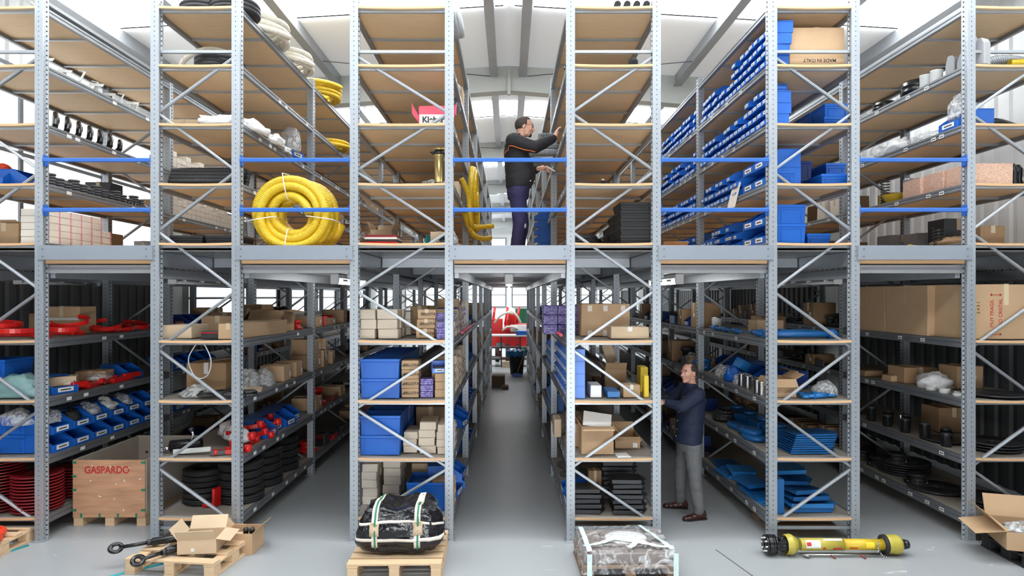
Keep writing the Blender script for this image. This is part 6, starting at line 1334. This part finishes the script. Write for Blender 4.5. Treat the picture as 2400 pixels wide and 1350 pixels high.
def headbits(par, c, H, style):
    def tr(k): k.v = [tuple(Vector(c) + H @ Vector(v)) for v in k.v]; return k
    for s in (-1, 1):
        e = MB(); e.ball((.074, s * .031, .012), (.013, .013, .011), 14); mk('eye', tr(e), 'eye_white', par); e = MB(); e.ball((.0845, s * .031, .012), (.0042, .0055, .0055), 10); mk('iris', tr(e), 'ink', par)
        e = MB(); e.tube([(.088, s * .012, .034), (.091, s * .030, .041), (.080, s * .050, .036)], .0035, 6, uv=False); mk('eyebrow', tr(e), 'hair', par)
        e = MB(); e.tube([(.0845, s * .018, .018), (.0885, s * .031, .023), (.080, s * .045, .017)], .003, 6, uv=False); mk('eyelid', tr(e), 'skin', par)
    e = MB(); e.tube([(.090, -.022, -.055), (.0995, -.008, -.0535), (.100, 0, -.0545), (.0995, .008, -.0535), (.090, .022, -.055)], .0032, 6, uv=False); mk('lips', tr(e), 'lip', par)
    k = MB(); k.ball((0, 0, 0), 1, 40, 0, 28); keep = []
    for f in k.f:
        q = sum((Vector(k.v[i]) for i in f), Vector()) / len(f); x, y, z = q
        wob = .05 * noise.noise(q * 7)
        if style == 'short': ok = (z > .30 + .9 * max(0, x) + wob and x < .62) or (x < -.05 + .25 * z + wob and z > -.62) or (abs(y) > .8 and z > -.1 and x < .25)
        else: ok = ((x < -.02 + wob and z > -.60 and z < .72) or (abs(y) > .55 and z > -.05 and z < .60 + wob and x < .38) or (z > .6 and x < .45 and abs(y) < .9))
        if style != 'short' and z > .62 and x > .1: ok = ok and abs(y) < .35
        if ok: keep.append(f)
    vs = [(-.012 + v[0] * .1035, v[1] * .083, .026 + v[2] * .095) for v in k.v]; h = MB(); h.add(vs, keep, 0, True)
    o = mk('hair', tr(h), 'hair', par); 
    bm = bmesh.new(); bm.from_mesh(o.data); bmesh.ops.delete(bm, geom=[v for v in bm.verts if not v.link_faces], context='VERTS'); bm.to_mesh(o.data); bm.free()
    m_ = o.modifiers.new('thick', 'SOLIDIFY'); m_.thickness = -.006
def frame(yaw, pitch=0, roll=0):
    return (Matrix.Rotation(yaw, 3, 'Z') @ Matrix.Rotation(pitch, 3, 'Y') @ Matrix.Rotation(roll, 3, 'X'))
def shoe(par, p, yaw, m='shoe', tilt=0):
    b = MB(); c, s = math.cos(yaw), math.sin(yaw)
    q = MB()
    for x, z, rx, ry, rz in ((-.055, .045, .05, .040, .045), (-.02, .045, .06, .040, .042), (.04, .036, .07, .043, .036), (.10, .030, .065, .046, .030), (.15, .026, .045, .040, .026)): q.ball((x, 0, z), (rx, ry, rz), 14)
    q.tube([(-.045, 0, .05), (-.045, 0, .10)], .043, 14, uv=False)
    q.v = [(p[0] + v[0] * c - v[1] * s, p[1] + v[0] * s + v[1] * c, p[2] + max(v[2], 0)) for v in q.v]
    o = fuse(q, 'shoe', .006, 4, mats=(m,), parent=par)
    k = MB(); L = [(-.10, -.03), (-.06, -.044), (.0, -.04), (.08, -.046), (.15, -.044), (.19, -.02), (.19, .02), (.15, .044), (.08, .046), (0, .04), (-.06, .044), (-.10, .03)]
    k.prism(L, 'z', .0, .014); k.v = [(p[0] + v[0] * c - v[1] * s, p[1] + v[0] * s + v[1] * c, p[2] + v[2]) for v in k.v]; mk('shoe_sole', k, 'black_rubber', o)
# ---- man on the walkway: black jacket, facing the fourth rack
Z0 = 2.886; yw = 0.08
par = None
b = MB(); hc = (.185, 1.02, Z0 + 1.63); Hm = frame(yw - .08, .12)
head(b, hc, Hm)
shR, shL = (.055, .85, Z0 + 1.43), (.075, 1.21, Z0 + 1.43); elR, wrR = (.30, .80, Z0 + 1.34), (.535, .93, Z0 + 1.48); elL, wrL = (.20, 1.27, Z0 + 1.15), (.375, 1.07, Z0 + 1.155)
loft(b, [(.10, 1.03, Z0 + .86, .09, .14, yw), (.10, 1.03, Z0 + 1.1, .10, .13, yw), (.08, 1.03, Z0 + 1.35, .09, .16, yw), (.09, 1.03, Z0 + 1.47, .05, .10, yw)])
limb(b, [shR, elR, wrR], [.045, .038, .026]); limb(b, [shL, elL, wrL], [.045, .038, .026])
hand(b, wrR, (.25, .10, .9), (.9, .2, -.3), .25, 1); hand(b, wrL, (.9, -.3, .05), (0, .1, -1), .75, 1)
for y in (.93, 1.13): limb(b, [(.10, y, Z0 + .88), (.115, y, Z0 + .48), (.07, y, Z0 + .08)], [.07, .05, .038])
g = fuse(b, 'person', .0048, 3)
tag(g, 'man in black jacket and navy trousers standing on the walkway, reaching to a shelf', 'person')
headbits(g, hc, Hm, 'short')
k = MB(); T = lambda p: tuple(Vector(hc) + Hm @ Vector(p))
for s in (-1, 1):
    k.tube([T((.100 + .004 * math.cos(a * .5), s * .033 + .023 * math.cos(a * .5), .012 + .015 * math.sin(a * .5))) for a in range(13)], .0016, 5, closed=True, uv=False); k.tube([T((.098, s * .054, .018)), T((.05, s * .078, .020)), T((-.01, s * .086, .012))], .0018, 5, uv=False)
k.tube([T((.102, -.010, .016)), T((.107, 0, .020)), T((.102, .010, .016))], .0016, 5, uv=False); mk('glasses', k, 'ink', g)
k = MB(); q = MB(); q.ball((0, 0, 0), 1, 16); k.add([T((.072 + v[0] * .024, v[1] * .026, -.088 + v[2] * .026)) for v in q.v], q.f, 0, True); k.tube([T((.094, -.024, -.052)), T((.102, -.01, -.044)), T((.102, .01, -.044)), T((.094, .024, -.052))], .0035, 6, uv=False); mk('beard', k, 'hair', g)
b = MB()
loft(b, [(.115, 1.03, Z0 + .905, .145, .185, yw), (.125, 1.03, Z0 + .97, .165, .20, yw), (.135, 1.03, Z0 + 1.07, .185, .20, yw), (.115, 1.03, Z0 + 1.2, .17, .205, yw), (.085, 1.03, Z0 + 1.33, .15, .215, yw), (.07, 1.03, Z0 + 1.42, .125, .20, yw), (.075, 1.03, Z0 + 1.48, .09, .13, yw), (.10, 1.03, Z0 + 1.52, .072, .078, yw), (.11, 1.03, Z0 + 1.55, .070, .072, yw)])
limb(b, [shR, (.18, .81, Z0 + 1.37), elR, (.42, .86, Z0 + 1.41), (.515, .918, Z0 + 1.468)], [.095, .082, .075, .064, .052]); limb(b, [shL, elL, (.33, 1.13, Z0 + 1.155)], [.092, .072, .052])
j = fuse(b, 'jacket', .009, 5, .008, 7, ('jacket',), g, 1)
p = [(-.082, 1.0, Z0 + 1.30), (-.072, .86, Z0 + 1.305), (-.02, .78, Z0 + 1.315), (.04, .745, Z0 + 1.30), (.10, .735, Z0 + 1.275), (.18, .725, Z0 + 1.255), (.26, .722, Z0 + 1.235), (.31, .726, Z0 + 1.235)]
bv = BVHTree.FromPolygons([v.co for v in j.data.vertices], [q.vertices for q in j.data.polygons]); pp = []
for i in range(len(p) - 1):
    for t in range(5):
        q = Vector(p[i]).lerp(Vector(p[i + 1]), t / 5); h = bv.find_nearest(q); pp.append(h[0] + h[1] * .002)
mk('orange_piping', MB().tube(pp, .0045, 6, uv=False), 'orange_line', j)
for z, yy in ((1.0, .0), (.99, .05)): mk('jacket_button', MB().ball((.30 - yy, .985 - yy * 2, Z0 + z - .02), .007), 'white_plastic', j)
b = MB(); loft(b, [(.105, 1.03, Z0 + .78, .125, .175, yw), (.11, 1.03, Z0 + .88, .135, .18, yw), (.12, 1.03, Z0 + .98, .14, .175, yw)])
limb(b, [(.10, .935, Z0 + .84), (.125, .93, Z0 + .48), (.065, .93, Z0 + .09)], [.105, .080, .064]); limb(b, [(.105, 1.125, Z0 + .84), (.16, 1.14, Z0 + .48), (.10, 1.14, Z0 + .09)], [.105, .080, .064])
t_ = fuse(b, 'trousers', .009, 5, .007, 8, ('navy_trousers',), g, 2); mk('knee_patch', MB().ball((.185, .90, Z0 + .45), (.02, .028, .035), 12), 'grey_plastic', t_)
shoe(g, (.075, .93, Z0), .0, 'black_rubber'); shoe(g, (.11, 1.14, Z0), .15, 'black_rubber')
tag(mk('marker_pen', MB().cyl((.44, 1.02, Z0 + 1.17), (.54, .98, Z0 + 1.10), .007, 8), 'white_plastic'), 'white pen held by the man in the black jacket', 'pen')
# ---- man in the aisle: navy shirt, grey trousers, facing the fourth rack
yw = math.pi + .12; b = MB(); hc = (2.085, .86, 1.622); Hm = frame(yw + .40, .02)
head(b, hc, Hm)
shL, shR = (2.13, .66, 1.40), (2.09, 1.05, 1.40); elL, wrL = (1.93, .60, 1.275), (1.755, .72, 1.315); elR, wrR = (1.90, 1.08, 1.26), (1.745, .86, 1.30)
loft(b, [(2.09, .86, .86, .09, .14, yw), (2.10, .86, 1.1, .10, .13, yw), (2.12, .86, 1.33, .09, .16, yw), (2.12, .86, 1.44, .05, .10, yw)])
limb(b, [shL, elL, wrL], [.045, .038, .026]); limb(b, [shR, elR, wrR], [.045, .038, .026])
hand(b, wrL, (-.75, .15, -.35), (-.2, .5, -.8), .55, -1); hand(b, wrR, (-.8, -.2, -.1), (0, -.3, -1), .5, 1)
limb(b, [(2.09, .76, .86), (2.10, .70, .47), (2.135, .66, .10)], [.07, .05, .038]); limb(b, [(2.09, .96, .86), (2.04, 1.0, .47), (2.03, 1.03, .10)], [.07, .05, .038])
g = fuse(b, 'person', .0048, 3); tag(g, 'man in navy shirt and grey trousers standing in the lower aisle by the shelf', 'person')
headbits(g, hc, Hm, 'receding')
mk('wristwatch', MB().lathe([(.026, -.008), (.030, -.006), (.030, .006), (.026, .008), (.026, -.008)], 18), 'black_gloss', g, (1.768, .715, 1.312), (0, R(80), -.4)); mk('watch_face', MB().cyl((0, 0, 0), (0, 0, .006), .014, 14), 'steel', g, (1.76, .69, 1.335), (R(40), 0, 0))
b = MB()
loft(b, [(2.07, .86, .83, .155, .20, yw), (2.085, .86, .92, .15, .19, yw), (2.09, .86, 1.05, .155, .185, yw), (2.105, .86, 1.2, .155, .195, yw), (2.125, .86, 1.32, .145, .21, yw), (2.13, .86, 1.40, .12, .195, yw), (2.12, .86, 1.45, .085, .13, yw), (2.11, .86, 1.485, .066, .072, yw), (2.105, .86, 1.505, .064, .068, yw)])
limb(b, [shL, elL, (1.80, .692, 1.308)], [.088, .070, .045]); limb(b, [shR, elR, (1.79, .91, 1.295)], [.088, .070, .045])
j = fuse(b, 'shirt', .009, 5, .008, 7, ('navy_shirt',), g, 5)
for z in (1.36, 1.28, 1.18, 1.08, .98, .90): 
    bv = BVHTree.FromPolygons([v.co for v in j.data.vertices], [q.vertices for q in j.data.polygons]) if z == 1.36 else bv
    h = bv.ray_cast(Vector((1.2, .66 + (1.36 - z) * .1, z)), Vector((1, .18, 0)))
    if h[0]: mk('shirt_button', MB().ball(tuple(h[0]), .0055, 8), 'white_plastic', j)
b = MB(); loft(b, [(2.085, .86, .74, .13, .18, yw), (2.08, .86, .84, .14, .18, yw), (2.08, .86, .93, .13, .17, yw)])
limb(b, [(2.10, .77, .80), (2.105, .70, .47), (2.14, .655, .10)], [.108, .080, .062]); limb(b, [(2.08, .955, .80), (2.03, 1.0, .47), (2.03, 1.03, .10)], [.105, .078, .060])
fuse(b, 'trousers', .009, 5, .008, 8, ('grey_trousers',), g, 6)
shoe(g, (2.13, .65, .0), math.pi + .25); shoe(g, (2.02, 1.03, .0), math.pi - .15)
# ================================================================ goods beyond the three hundred largest of a kind
def merge_rest(prefix, keep, name, label):
    roots = [o for o in bpy.data.objects if o.parent is None and o.name.split('.')[0] == prefix]
    if len(roots) <= keep: return
    bpy.context.view_layer.update()
    def sz(o):
        c = [o.matrix_world @ Vector(q) for q in o.bound_box]; d = min(q.y for q in c) + D0
        return max((q - c[0]).length for q in c) / d
    roots.sort(key=sz); rest = roots[:len(roots) - keep]; b = MB(); mats = []
    for o in rest:
        for q in [o] + list(o.children):
            if q.type != 'MESH': continue
            idx = []
            for m in q.data.materials:
                if m not in mats: mats.append(m)
                idx.append(mats.index(m))
            off = len(b.v); mw = q.matrix_world; b.v += [tuple(mw @ v.co) for v in q.data.vertices]
            for p in q.data.polygons: b.f.append([i + off for i in p.vertices]); b.m.append(idx[p.material_index]); b.sm.append(False)
    tag(mk(name, b, mats), label, kind='stuff')
    for o in rest:
        for q in list(o.children): bpy.data.objects.remove(q)
        bpy.data.objects.remove(o)
merge_rest('cardboard_box', 298, 'distant_cartons', 'smaller and more distant cartons on the racks')
merge_rest('picking_bin', 298, 'distant_picking_bins', 'more distant blue picking bins on the racks')
merge_rest('storage_bin', 298, 'distant_storage_bins', 'more distant blue storage bins on the racks')
